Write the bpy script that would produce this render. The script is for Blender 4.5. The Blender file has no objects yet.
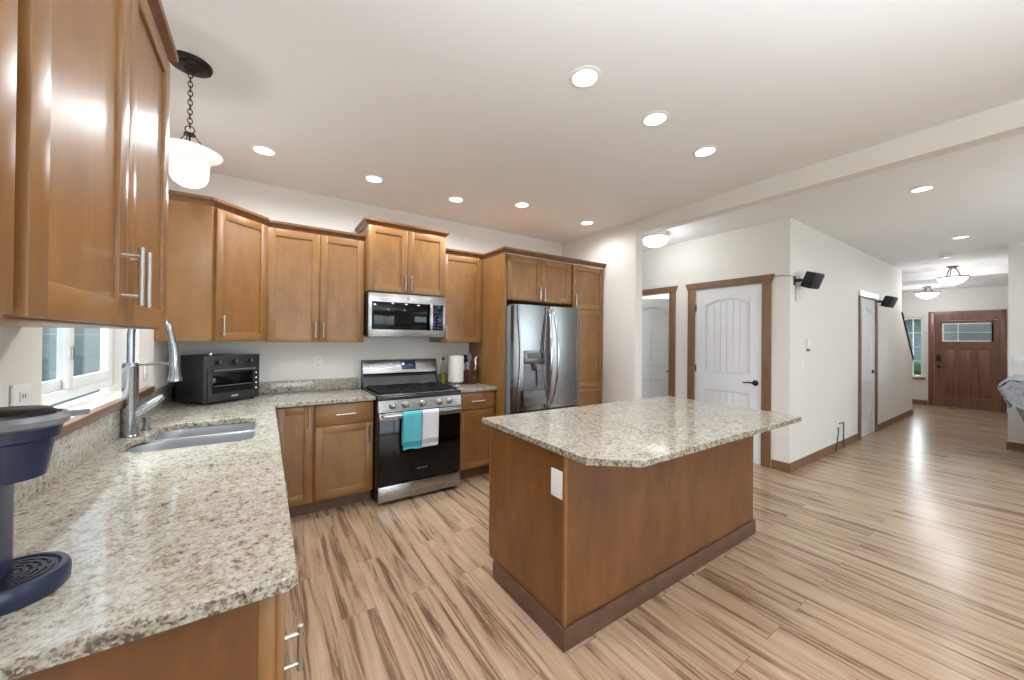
import bpy, bmesh, math, random
from mathutils import Vector, Matrix
random.seed(7)
C = bpy.context.scene.collection
PI = math.pi

# ------------------------------------------------------------------ camera
F, CX, CY, H, TH, RL, PT = 366.8835, 511.49, 336.927, 1.4085, .5902, .0093, .0056
s_, c_ = math.sin(TH), math.cos(TH)
fw = Vector((s_, c_, 0)); rt = Vector((c_, -s_, 0)); up = Vector((0, 0, 1))
D_ = fw*math.cos(PT) + up*math.sin(PT); U2 = up*math.cos(PT) - fw*math.sin(PT)
R3 = rt*math.cos(RL) + U2*math.sin(RL); U3 = U2*math.cos(RL) - rt*math.sin(RL)
cd = bpy.data.cameras.new('camera'); cam = bpy.data.objects.new('camera', cd); C.objects.link(cam)
m = Matrix((R3, U3, -D_)).transposed().to_4x4(); m.translation = Vector((0, 0, H)); cam.matrix_world = m
cd.sensor_width = 36; cd.sensor_fit = 'HORIZONTAL'; cd.lens = F/1024*36
cd.shift_x = -(CX-512)/1024; cd.shift_y = (CY-340)/1024; cd.clip_start = .02; cd.clip_end = 200
bpy.context.scene.camera = cam

# ------------------------------------------------------------------ world, daylight, exposure
sc = bpy.context.scene
sc.view_settings.view_transform = 'Standard'; sc.view_settings.look = 'None'
sc.view_settings.gamma = 1; sc.view_settings.use_curve_mapping = False
sc.view_settings.exposure = 0.28
w = bpy.data.worlds.new('sky'); sc.world = w; w.use_nodes = True
bg = w.node_tree.nodes['Background']; bg.inputs[0].default_value = (.80, .90, 1, 1); bg.inputs[1].default_value = 1.6

def area(name, loc, rot, sx, sy, power, col=(1, 1, 1)):
    l = bpy.data.lights.new(name, 'AREA'); l.shape = 'RECTANGLE'; l.size = sx; l.size_y = sy
    l.energy = power; l.color = col
    o = bpy.data.objects.new(name, l); C.objects.link(o); o.location = loc; o.rotation_euler = rot
    return o
DAY = (.88, .945, 1.0)
# daylight standing outside the real window openings of the room
area('daylight_patio_door', (1.1, -3.62, 1.1), (PI/2, 0, 0), 2.5, 2.0, 70, DAY)
area('daylight_living_window', (6.2, -3.62, 1.45), (PI/2, 0, 0), 2.9, 1.5, 70, DAY)
area('daylight_sink_window', (-1.55, 2.35, 2.75), (0, -PI/2+.62, 0), 1.0, 1.4, 125, DAY)
area('daylight_entry_window', (12.95, 1.9, 1.3), (0, PI/2, 0), 1.4, .4, 14, DAY)

# ------------------------------------------------------------------ node materials
def lin(r, g, b):
    f = lambda v: (v/255/12.92) if v/255 <= .04045 else ((v/255+.055)/1.055)**2.4
    return (f(r), f(g), f(b), 1)
MATS = {}
class N:
    def __init__(s, name):
        s.m = bpy.data.materials.new(name); s.m.use_nodes = True; s.t = s.m.node_tree; s.n = s.t.nodes
        s.b = s.n['Principled BSDF']; MATS[name] = s.m
    def add(s, typ, ins=None, **kw):
        x = s.n.new(typ)
        for k, v in kw.items(): setattr(x, k, v)
        for k, v in (ins or {}).items(): s.put(x.inputs[k], v)
        return x
    def put(s, sock, v):
        if isinstance(v, bpy.types.NodeSocket): s.t.links.new(v, sock)
        else: sock.default_value = v
    def coord(s, scale=(1, 1, 1), kind='Object'):
        tc = s.add('ShaderNodeTexCoord'); mp = s.add('ShaderNodeMapping', {'Scale': scale})
        s.t.links.new(tc.outputs[kind], mp.inputs['Vector']); return mp.outputs[0]
    def noise(s, vec, scale, detail=4, rough=.5, dist=0):
        return s.add('ShaderNodeTexNoise', {'Vector': vec, 'Scale': scale, 'Detail': detail, 'Roughness': rough, 'Distortion': dist})
    def ramp(s, fac, stops, interp='LINEAR'):
        r = s.add('ShaderNodeValToRGB', {'Fac': fac}); e = r.color_ramp; e.interpolation = interp
        while len(e.elements) < len(stops): e.elements.new(.5)
        for el, (p, c) in zip(e.elements, stops): el.position = p; el.color = c
        return r.outputs[0]
    def mix(s, fac, a, b, mode='MIX'):
        x = s.add('ShaderNodeMix', data_type='RGBA', blend_type=mode)
        s.put(x.inputs[0], fac); s.put(x.inputs[6], a); s.put(x.inputs[7], b); return x.outputs[2]
    def math(s, op, a, b=0.):
        x = s.add('ShaderNodeMath', operation=op); s.put(x.inputs[0], a); s.put(x.inputs[1], b); return x.outputs[0]
    def set(s, **kw):
        for k, v in kw.items(): s.put(s.b.inputs[k.replace('_', ' ')], v)
        return s
    def bump(s, h, strength=.2, dist=.002):
        b = s.add('ShaderNodeBump', {'Height': h, 'Strength': strength, 'Distance': dist}); s.put(s.b.inputs['Normal'], b.outputs[0])

def plain(name, col, rough=.5, metal=0, **kw):
    n = N(name); n.set(Roughness=rough, Metallic=metal, **kw)
    v = n.noise(n.coord(), 6, 3)
    c2 = tuple(x*.94 for x in col[:3])+(1,)
    n.set(Base_Color=n.mix(v.outputs[0], col, c2)); return n

def paint(name, col, rough=.6):
    n = N(name); v = n.noise(n.coord(), 1.3, 3)
    n.set(Base_Color=n.mix(v.outputs[0], col, tuple(x*.965 for x in col[:3])+(1,)), Roughness=rough)
    n.bump(n.noise(n.coord(), 160, 2).outputs[0], .08, .001)
paint('wall_paint', lin(231, 227, 221)); paint('ceiling_paint', lin(241, 240, 240), .8)
paint('white_door_paint', lin(232, 233, 235), .35); paint('white_plastic', lin(240, 240, 238), .35)

def wood(name, cols, sc_, rough=.36, coat=.16, rot=(0, 0, 0)):
    n = N(name); v = n.coord(sc_)
    a = n.noise(v, 3.0, 6, .6, .6).outputs[0]; b = n.noise(n.coord((1, 1, 1)), 2.6, 4, .6).outputs[0]
    c = n.ramp(a, [(.25, lin(*cols[0])), (.5, lin(*cols[1])), (.78, lin(*cols[2]))])
    c = n.mix(n.math('MULTIPLY', b, .55), c, n.mix(.5, c, lin(*cols[3])))
    n.set(Base_Color=c, Roughness=rough, Coat_Weight=coat, Coat_Roughness=.28); n.bump(a, .05, .001)
MAPLE = [(124, 84, 42), (142, 99, 53), (156, 114, 65), (110, 71, 34)]
wood('maple_vertical', MAPLE, (4.5, 4.5, 1.4)); wood('maple_horizontal', [(128, 88, 45), (147, 104, 57), (161, 119, 70), (115, 76, 38)], (1.4, 4.5, 4.5))
wood('maple_side', [(128, 87, 45), (147, 103, 57), (162, 118, 69), (110, 72, 36)], (3, 3, .9))
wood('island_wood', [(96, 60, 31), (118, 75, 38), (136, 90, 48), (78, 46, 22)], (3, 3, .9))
wood('crown_wood', [(98, 62, 34), (116, 76, 44), (134, 92, 56), (84, 50, 26)], (4, 4, 4))
wood('toe_kick_wood', [(84, 58, 42), (98, 70, 52), (112, 82, 62), (70, 46, 32)], (4, 4, 4), .5, .1)
wood('trim_wood', [(112, 80, 54), (128, 94, 66), (144, 108, 78), (92, 62, 40)], (6, 6, 1), .45, .1)
wood('front_door_wood', [(96, 58, 44), (124, 80, 62), (148, 100, 80), (80, 46, 34)], (9, 9, .8), .35, .3)
wood('sill_wood', [(96, 64, 42), (122, 88, 64), (142, 106, 80), (80, 50, 32)], (6, .9, 6), .3, .4)
wood('block_wood', [(70, 42, 30), (88, 54, 38), (104, 66, 46), (60, 34, 22)], (9, 9, 2), .5, .1)

def granite(name, dark=0.):
    n = N(name); v = n.coord()
    vo = n.add('ShaderNodeTexVoronoi', {'Vector': v, 'Scale': 160}); vo.feature = 'F1'
    g = n.add('ShaderNodeSeparateColor', {0: vo.outputs['Color']})
    big = n.noise(v, 8, 4, .6).outputs[0]; mid = n.noise(v, 45, 3, .55).outputs[0]
    f = n.math('ADD', n.math('MULTIPLY', g.outputs[0], .34), n.math('ADD', n.math('MULTIPLY', mid, .70), n.math('MULTIPLY', big, .35)))
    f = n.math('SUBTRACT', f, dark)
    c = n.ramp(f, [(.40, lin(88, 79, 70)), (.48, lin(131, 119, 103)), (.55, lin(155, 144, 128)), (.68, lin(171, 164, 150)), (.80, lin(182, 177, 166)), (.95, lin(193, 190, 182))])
    # fine dark mineral flecks
    vo2 = n.add('ShaderNodeTexVoronoi', {'Vector': v, 'Scale': 200}); g2 = n.add('ShaderNodeSeparateColor', {0: vo2.outputs['Color']})
    fleck = n.math('GREATER_THAN', n.math('ADD', g2.outputs[1], n.math('MULTIPLY', mid, -.35)), .785 - dark)
    c = n.mix(n.math('MULTIPLY', fleck, .6), c, lin(80, 66, 54))
    n.set(Base_Color=c, Roughness=.07, Specular_IOR_Level=.55)
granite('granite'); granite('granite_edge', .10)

# floor planks run along Y with zebra streaks
n = N('plank_floor'); tc = n.coord((1, 1, 1))
sep = n.add('ShaderNodeSeparateXYZ', {0: tc})
comb = n.add('ShaderNodeCombineXYZ', {0: sep.outputs[1], 1: sep.outputs[0], 2: 0.})
br = n.add('ShaderNodeTexBrick', {'Vector': comb.outputs[0], 'Color1': (0, 0, 0, 1), 'Color2': (1, 1, 1, 1), 'Mortar': (.5, .5, .5, 1), 'Scale': 1., 'Mortar Size': .0012, 'Mortar Smooth': .1, 'Bias': 0., 'Brick Width': 1.22, 'Row Height': .165}, offset=.37, offset_frequency=2)
rnd = n.add('ShaderNodeSeparateColor', {0: br.outputs[0]}).outputs[0]
off = n.math('MULTIPLY', rnd, 37.)
sc1 = n.add('ShaderNodeCombineXYZ', {0: n.math('MULTIPLY', sep.outputs[0], 17.), 1: n.math('MULTIPLY', sep.outputs[1], .95), 2: off})
a = n.noise(sc1.outputs[0], 1.0, 5, .62, 1.1).outputs[0]
sc2 = n.add('ShaderNodeCombineXYZ', {0: n.math('MULTIPLY', sep.outputs[0], 70.), 1: n.math('MULTIPLY', sep.outputs[1], 3.), 2: off})
b = n.noise(sc2.outputs[0], 1.0, 4, .6, .3).outputs[0]
f = n.math('ADD', n.math('MULTIPLY', a, .78), n.math('MULTIPLY', b, .22))
c = n.ramp(f, [(.33, lin(97, 75, 57)), (.42, lin(134, 108, 86)), (.47, lin(173, 146, 118)), (.58, lin(192, 165, 138)), (.72, lin(205, 182, 158))])
c = n.mix(n.math('MULTIPLY', rnd, .30), c, n.mix(.5, c, lin(150, 118, 92)))
c = n.mix(n.math('MULTIPLY', br.outputs['Fac'], .55), c, lin(90, 66, 48))
n.set(Base_Color=c, Roughness=n.math('ADD', n.math('MULTIPLY', b, .12), .17), Specular_IOR_Level=.5)
n.bump(n.math('SUBTRACT', n.math('MULTIPLY', b, .25), br.outputs['Fac']), .12, .001)

def steel(name, col, rough, sc_=(1, 1, 120)):
    n = N(name); v = n.noise(n.coord(sc_), 3, 3).outputs[0]
    n.set(Base_Color=n.mix(v, col, tuple(x*.85 for x in col[:3])+(1,)), Metallic=1., Roughness=n.math('ADD', n.math('MULTIPLY', v, .1), rough))
steel('stainless', lin(176, 176, 177), .22); steel('dark_stainless', lin(150, 150, 151), .22); steel('chrome', lin(222, 222, 224), .07, (2, 2, 2))
steel('sink_steel', lin(212, 214, 218), .30, (80, 2, 2)); steel('brushed_chrome', lin(178, 180, 184), .14, (2, 2, 2)); steel('fridge_steel', lin(150, 150, 151), .20, (60, 60, 2)); steel('nickel', lin(205, 201, 194), .25, (4, 4, 4))
plain('black_glass', lin(7, 7, 8), .06, Specular_IOR_Level=.3); plain('black_enamel', lin(22, 22, 24), .25); plain('cast_iron', lin(28, 28, 30), .55)
plain('black_plastic', lin(26, 26, 27), .4); plain('charcoal_metal', lin(52, 53, 54), .38, .3); plain('grey_plastic', lin(118, 120, 124), .35)
plain('fridge_side_grey', lin(122, 130, 142), .45); plain('navy_plastic', lin(30, 38, 66), .32); plain('navy_dark', lin(16, 20, 34), .35)
plain('bronze', lin(46, 40, 38), .35, .6); plain('teal_cloth', lin(92, 182, 196), .9); plain('teal_dark', lin(52, 140, 152), .9); plain('white_cloth', lin(222, 222, 228), .9); plain('grey_band', lin(170, 172, 184), .9)
plain('paper', lin(240, 238, 232), .9); plain('oil', lin(150, 140, 30), .2); plain('display_blue', lin(44, 54, 78), .15); plain('vinyl_white', lin(236, 236, 234), .35)
plain('cabinet_gap', lin(40, 24, 14), .6); plain('sofa_fabric', lin(116, 120, 122), .95); plain('throw_light', lin(176, 182, 194), .95); plain('cord_grey', lin(60, 58, 56), .5)
plain('siding', lin(140, 154, 162), .7); plain('lawn', lin(74, 120, 52), .95); plain('hedge_leaf', lin(50, 86, 40), .9); plain('leather_dark', lin(30, 26, 24), .5)
n = N('throw_weave'); v = n.add('ShaderNodeTexWave', {'Vector': n.coord(), 'Scale': 30., 'Distortion': 6.}); n.set(Base_Color=n.mix(v.outputs[0], lin(120, 124, 128), lin(160, 164, 170)), Roughness=.95)
def emit(name, col, st):
    n = N(name); n.set(Base_Color=col, Emission_Color=col, Emission_Strength=st, Roughness=.4)
emit('lamp_diffuser', (1, .985, .95, 1), 4.0); emit('frosted_glass_lit', (.93, .92, .90, 1), .28); emit('bowl_glass_lit', (1, .975, .92, 1), 2.0)
emit('led_dot', (.8, .95, 1, 1), 1.5)
def glass(name, tint=(1, 1, 1, 1), refl=.06):
    n = N(name); t = n.add('ShaderNodeBsdfTransparent', {0: tint}); g = n.add('ShaderNodeBsdfGlossy', {'Roughness': .02})
    lw = n.add('ShaderNodeLayerWeight', {'Blend': .5}); fr = n.math('ADD', n.math('MULTIPLY', n.math('POWER', lw.outputs['Facing'], 5.), .8), .04); mx = n.add('ShaderNodeMixShader', {0: fr, 1: t.outputs[0], 2: g.outputs[0]})
    n.t.links.new(mx.outputs[0], n.n['Material Output'].inputs[0])
glass('window_glass', (.94, .97, .97, 1)); glass('bottle_glass', (.86, .9, .84, 1))
n = N('textured_glass'); tr = n.noise(n.coord(), 60, 2).outputs[0]; n.set(Base_Color=(.85, .92, .92, 1), Roughness=.25, Transmission_Weight=.85, IOR=1.2); n.bump(tr, .6, .004)
M = MATS

# ------------------------------------------------------------------ mesh helpers
class G:
    def __init__(s, org=(0, 0, 0)): s.v = []; s.f = []; s.mi = []; s.sm = []; s.o = Vector(org); s.T = None
    def add(s, vs, fs, mi=0, sm=True):
        k = len(s.v)
        for p in vs:
            p = Vector(p)
            if s.T is not None: p = s.T @ p
            s.v.append(p - s.o)
        for f in fs: s.f.append([i+k for i in f]); s.mi.append(mi); s.sm.append(sm)
        return s
    def box(s, x0, x1, y0, y1, z0, z1, mi=0, bev=0.):
        if x1 < x0: x0, x1 = x1, x0
        if y1 < y0: y0, y1 = y1, y0
        if z1 < z0: z0, z1 = z1, z0
        if bev <= 0:
            vs = [(x, y, z) for z in (z0, z1) for y in (y0, y1) for x in (x0, x1)]
            return s.add(vs, [(0, 2, 3, 1), (4, 5, 7, 6), (0, 1, 5, 4), (2, 6, 7, 3), (0, 4, 6, 2), (1, 3, 7, 5)], mi, False)
        bm = bmesh.new(); bmesh.ops.create_cube(bm, size=1)
        for v in bm.verts: v.co = Vector((x0+(v.co.x+.5)*(x1-x0), y0+(v.co.y+.5)*(y1-y0), z0+(v.co.z+.5)*(z1-z0)))
        bmesh.ops.bevel(bm, geom=list(bm.edges), offset=bev, segments=2, affect='EDGES', profile=.5)
        bm.verts.index_update(); s.add([v.co.copy() for v in bm.verts], [[v.index for v in f.verts] for f in bm.faces], mi, False); bm.free(); return s
    def rings(s, rings, mi=0, cap0=True, cap1=True, closed=True):
        n_ = len(rings[0]); vs = [p for r in rings for p in r]; fs = []
        for i in range(len(rings)-1):
            for j in range(n_ if closed else n_-1):
                a = i*n_+j; b = i*n_+(j+1) % n_; fs.append((a, b, b+n_, a+n_))
        if cap0: fs.append(tuple(range(n_-1, -1, -1)))
        if cap1: fs.append(tuple(range((len(rings)-1)*n_, len(rings)*n_)))
        return s.add(vs, fs, mi)
    def tube(s, pts, r, n_=12, mi=0, caps=True, flat=1.):
        pts = [Vector(p) for p in pts]; rs = r if isinstance(r, (list, tuple)) else [r]*len(pts); out = []
        t0 = (pts[1]-pts[0]).normalized(); u = t0.orthogonal().normalized()
        for i, p in enumerate(pts):
            t = ((pts[min(i+1, len(pts)-1)]-pts[max(i-1, 0)])).normalized()
            u = (u - t*u.dot(t)).normalized(); w_ = t.cross(u)
            out.append([p + (u*math.cos(2*PI*k/n_) + w_*flat*math.sin(2*PI*k/n_))*rs[i] for k in range(n_)])
        return s.rings(out, mi, caps, caps)
    def lathe(s, prof, c=(0, 0, 0), n_=32, mi=0, cap0=True, cap1=True, a0=0., ax=None):
        rs = []
        for r, z in prof:
            ring = []
            for k in range(n_):
                a = 2*PI*k/n_+a0; p = Vector((r*math.cos(a), r*math.sin(a), z))
                if ax is not None: p = ax @ p
                ring.append(p+Vector(c))
            rs.append(ring)
        return s.rings(rs, mi, cap0, cap1)
    def prism(s, poly, a, b, ax='z', mi=0):
        def P(u, v, w_): return {'z': (u, v, w_), 'y': (u, w_, v), 'x': (w_, u, v)}[ax]
        n_ = len(poly); vs = [P(u, v, a) for u, v in poly]+[P(u, v, b) for u, v in poly]
        fs = [tuple(range(n_-1, -1, -1)), tuple(range(n_, 2*n_))]+[(i, (i+1) % n_, (i+1) % n_+n_, i+n_) for i in range(n_)]
        return s.add(vs, fs, mi)
    def sweep(s, path, prof, mi=0, pre=None, post=None, caps=True):
        P = [Vector(p) for p in path]; rings = []
        for i, p in enumerate(P):
            a = P[i-1] if i else (Vector(pre) if pre else None); b = P[i+1] if i+1 < len(P) else (Vector(post) if post else None)
            d1 = (p-a).normalized() if a is not None else None; d2 = (b-p).normalized() if b is not None else None
            if d1 is None: d1 = d2
            if d2 is None: d2 = d1
            n1 = Vector((d1.y, -d1.x)); n2 = Vector((d2.y, -d2.x)); q = (n1+n2); q = q/(1+n1.dot(n2))
            rings.append([(p.x+q.x*o, p.y+q.y*o, z) for o, z in prof])
        return s.rings(rings, mi, caps, caps)
    def build(s, name, mats, parent=None, smooth=True, ang=35):
        me = bpy.data.meshes.new(name); me.from_pydata([tuple(v) for v in s.v], [], s.f)
        if not isinstance(mats, (list, tuple)): mats = [mats]
        for q in mats: me.materials.append(M[q])
        me.polygons.foreach_set('material_index', s.mi)
        bm = bmesh.new(); bm.from_mesh(me); bmesh.ops.recalc_face_normals(bm, faces=bm.faces); bm.to_mesh(me); bm.free()
        if smooth:
            me.polygons.foreach_set('use_smooth', s.sm); me.set_sharp_from_angle(angle=math.radians(ang))
        o = bpy.data.objects.new(name, me); C.objects.link(o); o.location = s.o
        if parent is not None: o.parent = parent
        return o
def tag(o, label, cat, group=None, kind=None):
    o['label'] = label; o['category'] = cat
    if group: o['group'] = group
    if kind: o['kind'] = kind
    return o
def thing(name, label, cat, loc=(0, 0, 0), rz=0, group=None, kind=None):
    o = bpy.data.objects.new(name, None); C.objects.link(o); o.location = loc; o.rotation_euler = (0, 0, rz); o.empty_display_size = .1
    return tag(o, label, cat, group, kind)
def copy_tree(o, parent=None):
    c = o.copy(); C.objects.link(c); c.parent = parent
    for ch in list(o.children): copy_tree(ch, c)
    return c
def rot(ax, deg): return Matrix.Rotation(math.radians(deg), 4, ax)
def lamp(parent, loc, power, size=.12, kind='SPOT', col=(.93, .965, 1), ang=172):
    l = bpy.data.lights.new('lamp_light', kind); l.energy = power; l.color = col
    if kind == 'SPOT': l.spot_size = math.radians(ang); l.spot_blend = .6; l.shadow_soft_size = size
    else: l.shadow_soft_size = size
    o = bpy.data.objects.new('lamp_light', l); C.objects.link(o); o.location = loc; o.parent = parent; return o

CEIL = 2.745
# ------------------------------------------------------------------ the room shell
def wall(name, ax, f0, f1, a0, a1, z0, z1, holes, label, mat='wall_paint'):
    """wall slab across the axis ax ('x' = faces X), with rectangular openings (a0,a1,z0,z1)"""
    g = G()
    def b(p, q, zz0, zz1):
        if q-p > 1e-4 and zz1-zz0 > 1e-4:
            g.box(f0, f1, p, q, zz0, zz1) if ax == 'x' else g.box(p, q, f0, f1, zz0, zz1)
    cur = a0
    for (h0, h1, hz0, hz1) in sorted(holes):
        b(cur, h0, z0, z1); b(h0, h1, z0, hz0); b(h0, h1, hz1, z1); cur = h1
    b(cur, a1, z0, z1)
    return tag(g.build(name, mat, smooth=False), label, 'wall', kind='structure')
XE = 12.5
tag(G().box(-.9, 12.8, -3.5, 6.2, -.1, 0).build('floor', 'plank_floor', smooth=False), 'streaky tan wood plank floor running through kitchen and hall', 'floor', kind='structure')
tag(G().box(-.9, 12.8, -3.5, 6.2, CEIL, CEIL+.12).build('ceiling', 'ceiling_paint', smooth=False), 'off-white flat ceiling with recessed lights over kitchen and hall', 'ceiling', kind='structure')
WY0, WY1, WZ0, WZ1 = 1.83, 2.92, 1.10, 2.15
wall('wall_left', 'x', -.75, -.60, -3.4, 3.98, 0, CEIL, [(WY0, WY1, WZ0, WZ1)], 'cream wall with the sink window beside the near cabinets')
wall('wall_back', 'y', 3.86, 3.98, -.60, 3.42, 0, CEIL, [], 'cream kitchen wall behind the range and wall cabinets')
wall('wall_kitchen_side', 'x', 3.42, 3.54, 2.63, 3.98, 0, CEIL, [], 'cream wall stub to the right of the pantry cabinet')
XD = 4.685; DT = 2.08
wall('wall_hall_doors', 'x', XD, XD+.12, 1.614, 6.0, 0, CEIL, [(1.88, 2.66, 0, DT), (3.03, 3.83, 0, DT)], 'cream wall holding the two brown cased white doors')
wall('wall_hall', 'y', 1.614, 1.734, XD+.12, 9.72, 0, CEIL, [(7.18, 7.96, 0, DT)], 'long cream hallway wall with two black speakers on it')
tag(G().prism([(9.72, 0), (10.62, 0), (10.62, 1.10), (9.72, 1.96)], 1.614, 1.734, 'y').build('wall_stair', 'wall_paint', smooth=False), 'cream half wall with sloping top at end of hallway', 'wall', kind='structure')
wall('wall_front', 'x', XE, XE+.15, -3.4, 3.6, 0, CEIL, [(.66, 1.57, 0, 2.04), (1.73, 2.07, .62, 2.0)], 'cream entry wall around the brown front door')
wall('wall_living_stub', 'x', 8.25, 8.37, -.60, .38, 0, CEIL, [], 'cream wall end beside the sofa at right edge')
wall('wall_living_side', 'y', .26, .38, 8.37, XE, 0, CEIL, [], 'cream wall running from the stub to the entry')
wall('wall_rear', 'y', -3.5, -3.4, -.75, XE+.15, 0, CEIL, [(-.1, 2.3, 0, 2.08), (4.8, 7.6, .75, 2.2)], 'cream wall behind the viewer with patio door and window')
wall('wall_laundry', 'y', 4.9, 5.0, XD+.12, 7.2, 0, CEIL, [], 'pale wall inside the room behind the open door')
wall('wall_laundry_far', 'x', 6.0, 6.1, 1.74, 4.9, 0, CEIL, [], 'pale wall with hooks behind the partly open door')
wall('wall_passage', 'y', 5.9, 6.0, 3.54, XD, 0, CEIL, [], 'cream end wall of passage beyond kitchen')
wall('wall_stair_back', 'y', 3.5, 3.6, 9.6, XE, 0, CEIL, [], 'cream wall beyond the stair')
wall('wall_stair_side', 'x', 9.6, 9.72, 1.734, 3.5, 0, CEIL, [], 'cream wall beside the stair')
tag(G().box(3.42, 3.54, -3.4, 2.63, 2.595, CEIL).build('trim_1', 'wall_paint', smooth=False), 'cream dropped beam crossing ceiling between kitchen and hallway', 'beam', kind='structure')
tag(G().box(10.35, XE, .38, 1.70, 2.60, CEIL).box(10.35, XE, 1.70, 3.5, 2.60, CEIL).build('ceiling_entry', 'ceiling_paint', smooth=False), 'lower off-white ceiling over the entry by front door', 'ceiling', kind='structure')

def baseboard(name, g, label): tag(g.build(name, 'trim_wood', smooth=False), label, 'baseboard', kind='structure')
bh = .10
baseboard('baseboard_hall', G().box(XD-.014, 7.09, 1.60, 1.613, .001, bh).box(8.05, 10.63, 1.60, 1.613, .001, bh), 'brown baseboard along the hallway wall')
baseboard('baseboard_doors', G().box(XD-.014, XD-.001, 1.614, 1.775, .001, bh).box(XD-.014, XD-.001, 2.77, 2.92, .001, bh), 'short brown baseboard at the foot of the cased doors wall')
baseboard('baseboard_front', G().box(XE-.014, XE-.001, 1.66, 3.4, .001, bh), 'brown baseboard under the narrow entry window')
baseboard('baseboard_stub', G().box(8.236, 8.249, -.60, .394, .001, bh).box(8.25, XE-.1, .381, .394, .001, bh), 'brown baseboard at foot of wall end beside sofa')
baseboard('baseboard_rear', G().box(2.4, 12.4, -3.399, -3.386, .001, bh), 'brown baseboard along the wall behind the viewer')

# ------------------------------------------------------------------ outdoors
tag(G().box(-14, 30, -16, 16, -.25, -.2).build('ground_outside', 'lawn', smooth=False), 'green lawn seen through the narrow entry window', 'lawn', kind='structure')
g = G()
for i in range(26): g.box(-3.8+.01*(i % 2), -3.6, -1, 24, -.2+i*.18, -.2+i*.18+.175)
tag(g.build('neighbor_siding', 'siding', smooth=False), 'blue-grey siding of neighbouring house outside the sink window', 'house wall', kind='structure')
g = G()
for i in range(60):
    a_, r_ = random.random()*6.28, random.random()
    g.lathe([(.001, -.28), (.2, -.2), (.3, 0), (.2, .2), (.001, .28)], (17.5+random.random()*.8, -1+i*.11, -.1+random.random()*.7), 7)
tag(g.build('hedge', 'hedge_leaf'), 'dark green hedge outside the narrow entry window', 'hedge', kind='stuff')

g = G(); g.box(24, 29, -6, 10, -.2, 2.6); g.box(23.97, 23.999, 1.2, 2.6, .8, 2.0, 1); g.box(23.97, 23.999, 4.2, 5.6, .8, 2.0, 1)
g.prism([(23.4, 2.5), (29.6, 2.5), (26.5, 4.4)], -6.3, 10.3, 'y', 2)
tag(g.build('neighbor_house', ['siding', 'black_glass', 'charcoal_metal'], smooth=False), 'blue-grey house across the lawn seen through entry window', 'house', kind='structure')

# ------------------------------------------------------------------ sink window
win = thing('window_1', 'white framed slider window over the kitchen sink', 'window', (-.70, WY0, WZ0), 0, None, 'structure')
g = G((0, 0, 0)); X0, X1 = -.04, .0; W_ = WY1-WY0; Hh = WZ1-WZ0-.03; zb = .031
for (a0, a1, b0, b1) in ((.002, .05, zb, Hh), (W_-.05, W_-.002, zb, Hh), (.05, W_-.05, zb, zb+.045), (.05, W_-.05, Hh-.045, Hh)): g.box(X0, X1, a0, a1, b0, b1, 0, .003)
fr = g.build('window_frame', 'vinyl_white', win)
def sash(y0, y1, x0, x1):
    g = G()
    for (a0, a1, b0, b1) in ((y0, y0+.045, zb+.045, Hh-.045), (y1-.045, y1, zb+.045, Hh-.045), (y0+.045, y1-.045, zb+.045, zb+.09), (y0+.045, y1-.045, Hh-.09, Hh-.045)): g.box(x0, x1, a0, a1, b0, b1, 0, .003)
    sa = g.build('sash', 'vinyl_white', win)
    G().box((x0+x1)/2-.002, (x0+x1)/2+.002, y0+.04, y1-.04, zb+.085, Hh-.085).build('pane', 'window_glass', sa, False)
sash(.05, W_/2+.03, -.035, -.018); sash(W_/2-.02, W_-.05, -.017, .004)
G().box(.004, .012, W_/2-.01, W_/2+.01, .20, .26, 0, .003).build('latch', 'nickel', win)
# window sill board
tag(G().box(-.699, -.565, WY0-.10, WY1+.19, 1.062, 1.099, 0, .004).build('trim_2', 'sill_wood'), 'brown wooden sill board under the sink window', 'window sill', kind='structure')

# ------------------------------------------------------------------ cabinets
def shaker(g, x0, x1, z0, z1, y=-.02, fr_=.058, th=.02):
    """shaker door: stiles, rails and recessed panel; front at y"""
    g.box(x0, x0+fr_, y, y+th, z0, z1, 0, .0015); g.box(x1-fr_, x1, y, y+th, z0, z1, 0, .0015)
    g.box(x0+fr_, x1-fr_, y, y+th, z0, z0+fr_, 1, .0015); g.box(x0+fr_, x1-fr_, y, y+th, z1-fr_, z1, 1, .0015)
    g.box(x0+fr_-.002, x1-fr_+.002, y+.009, y+th-.002, z0+fr_-.002, z1-fr_+.002, 2)
WM = ['maple_vertical', 'maple_horizontal', 'maple_vertical']
def pull(parent, p, axis='z', L=.14, T=None):
    """bar pull centred on p (front face point), standing off towards -y"""
    g = G(); g.T = T; x, y, z = p; h = L/2
    if axis == 'z':
        g.tube([(x, y-.032, z-h), (x, y-.032, z+h)], .006, 10)
        for q in (-1, 1): g.tube([(x, y-.030, z+q*h*.68), (x, y+.001, z+q*h*.68)], .0045, 8)
    else:
        g.tube([(x-h, y-.032, z), (x+h, y-.032, z)], .006, 10)
        for q in (-1, 1): g.tube([(x+q*h*.68, y-.030, z), (x+q*h*.68, y+.001, z)], .0045, 8)
    return g.build('handle', 'nickel', parent)
def door(parent, x0, x1, z0, z1, hx=None, hz=None, T=None, name='cabinet_door', y=-.02, hl=.14):
    g = G(); g.T = T; shaker(g, x0, x1, z0, z1, y); d = g.build(name, WM, parent)
    if hx is not None: pull(d, (hx, y, hz), 'z', hl, T)
    return d
def drawer(parent, x0, x1, z0, z1, T=None, y=-.02, hl=.15, hx=None):
    g = G(); g.T = T; g.box(x0, x1, y, y+.02, z0, z1, 0, .003); d = g.build('drawer_front', ['maple_horizontal'], parent)
    pull(d, ((x0+x1)/2 if hx is None else hx, y, (z0+z1)/2), 'x', hl, T); return d
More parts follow.
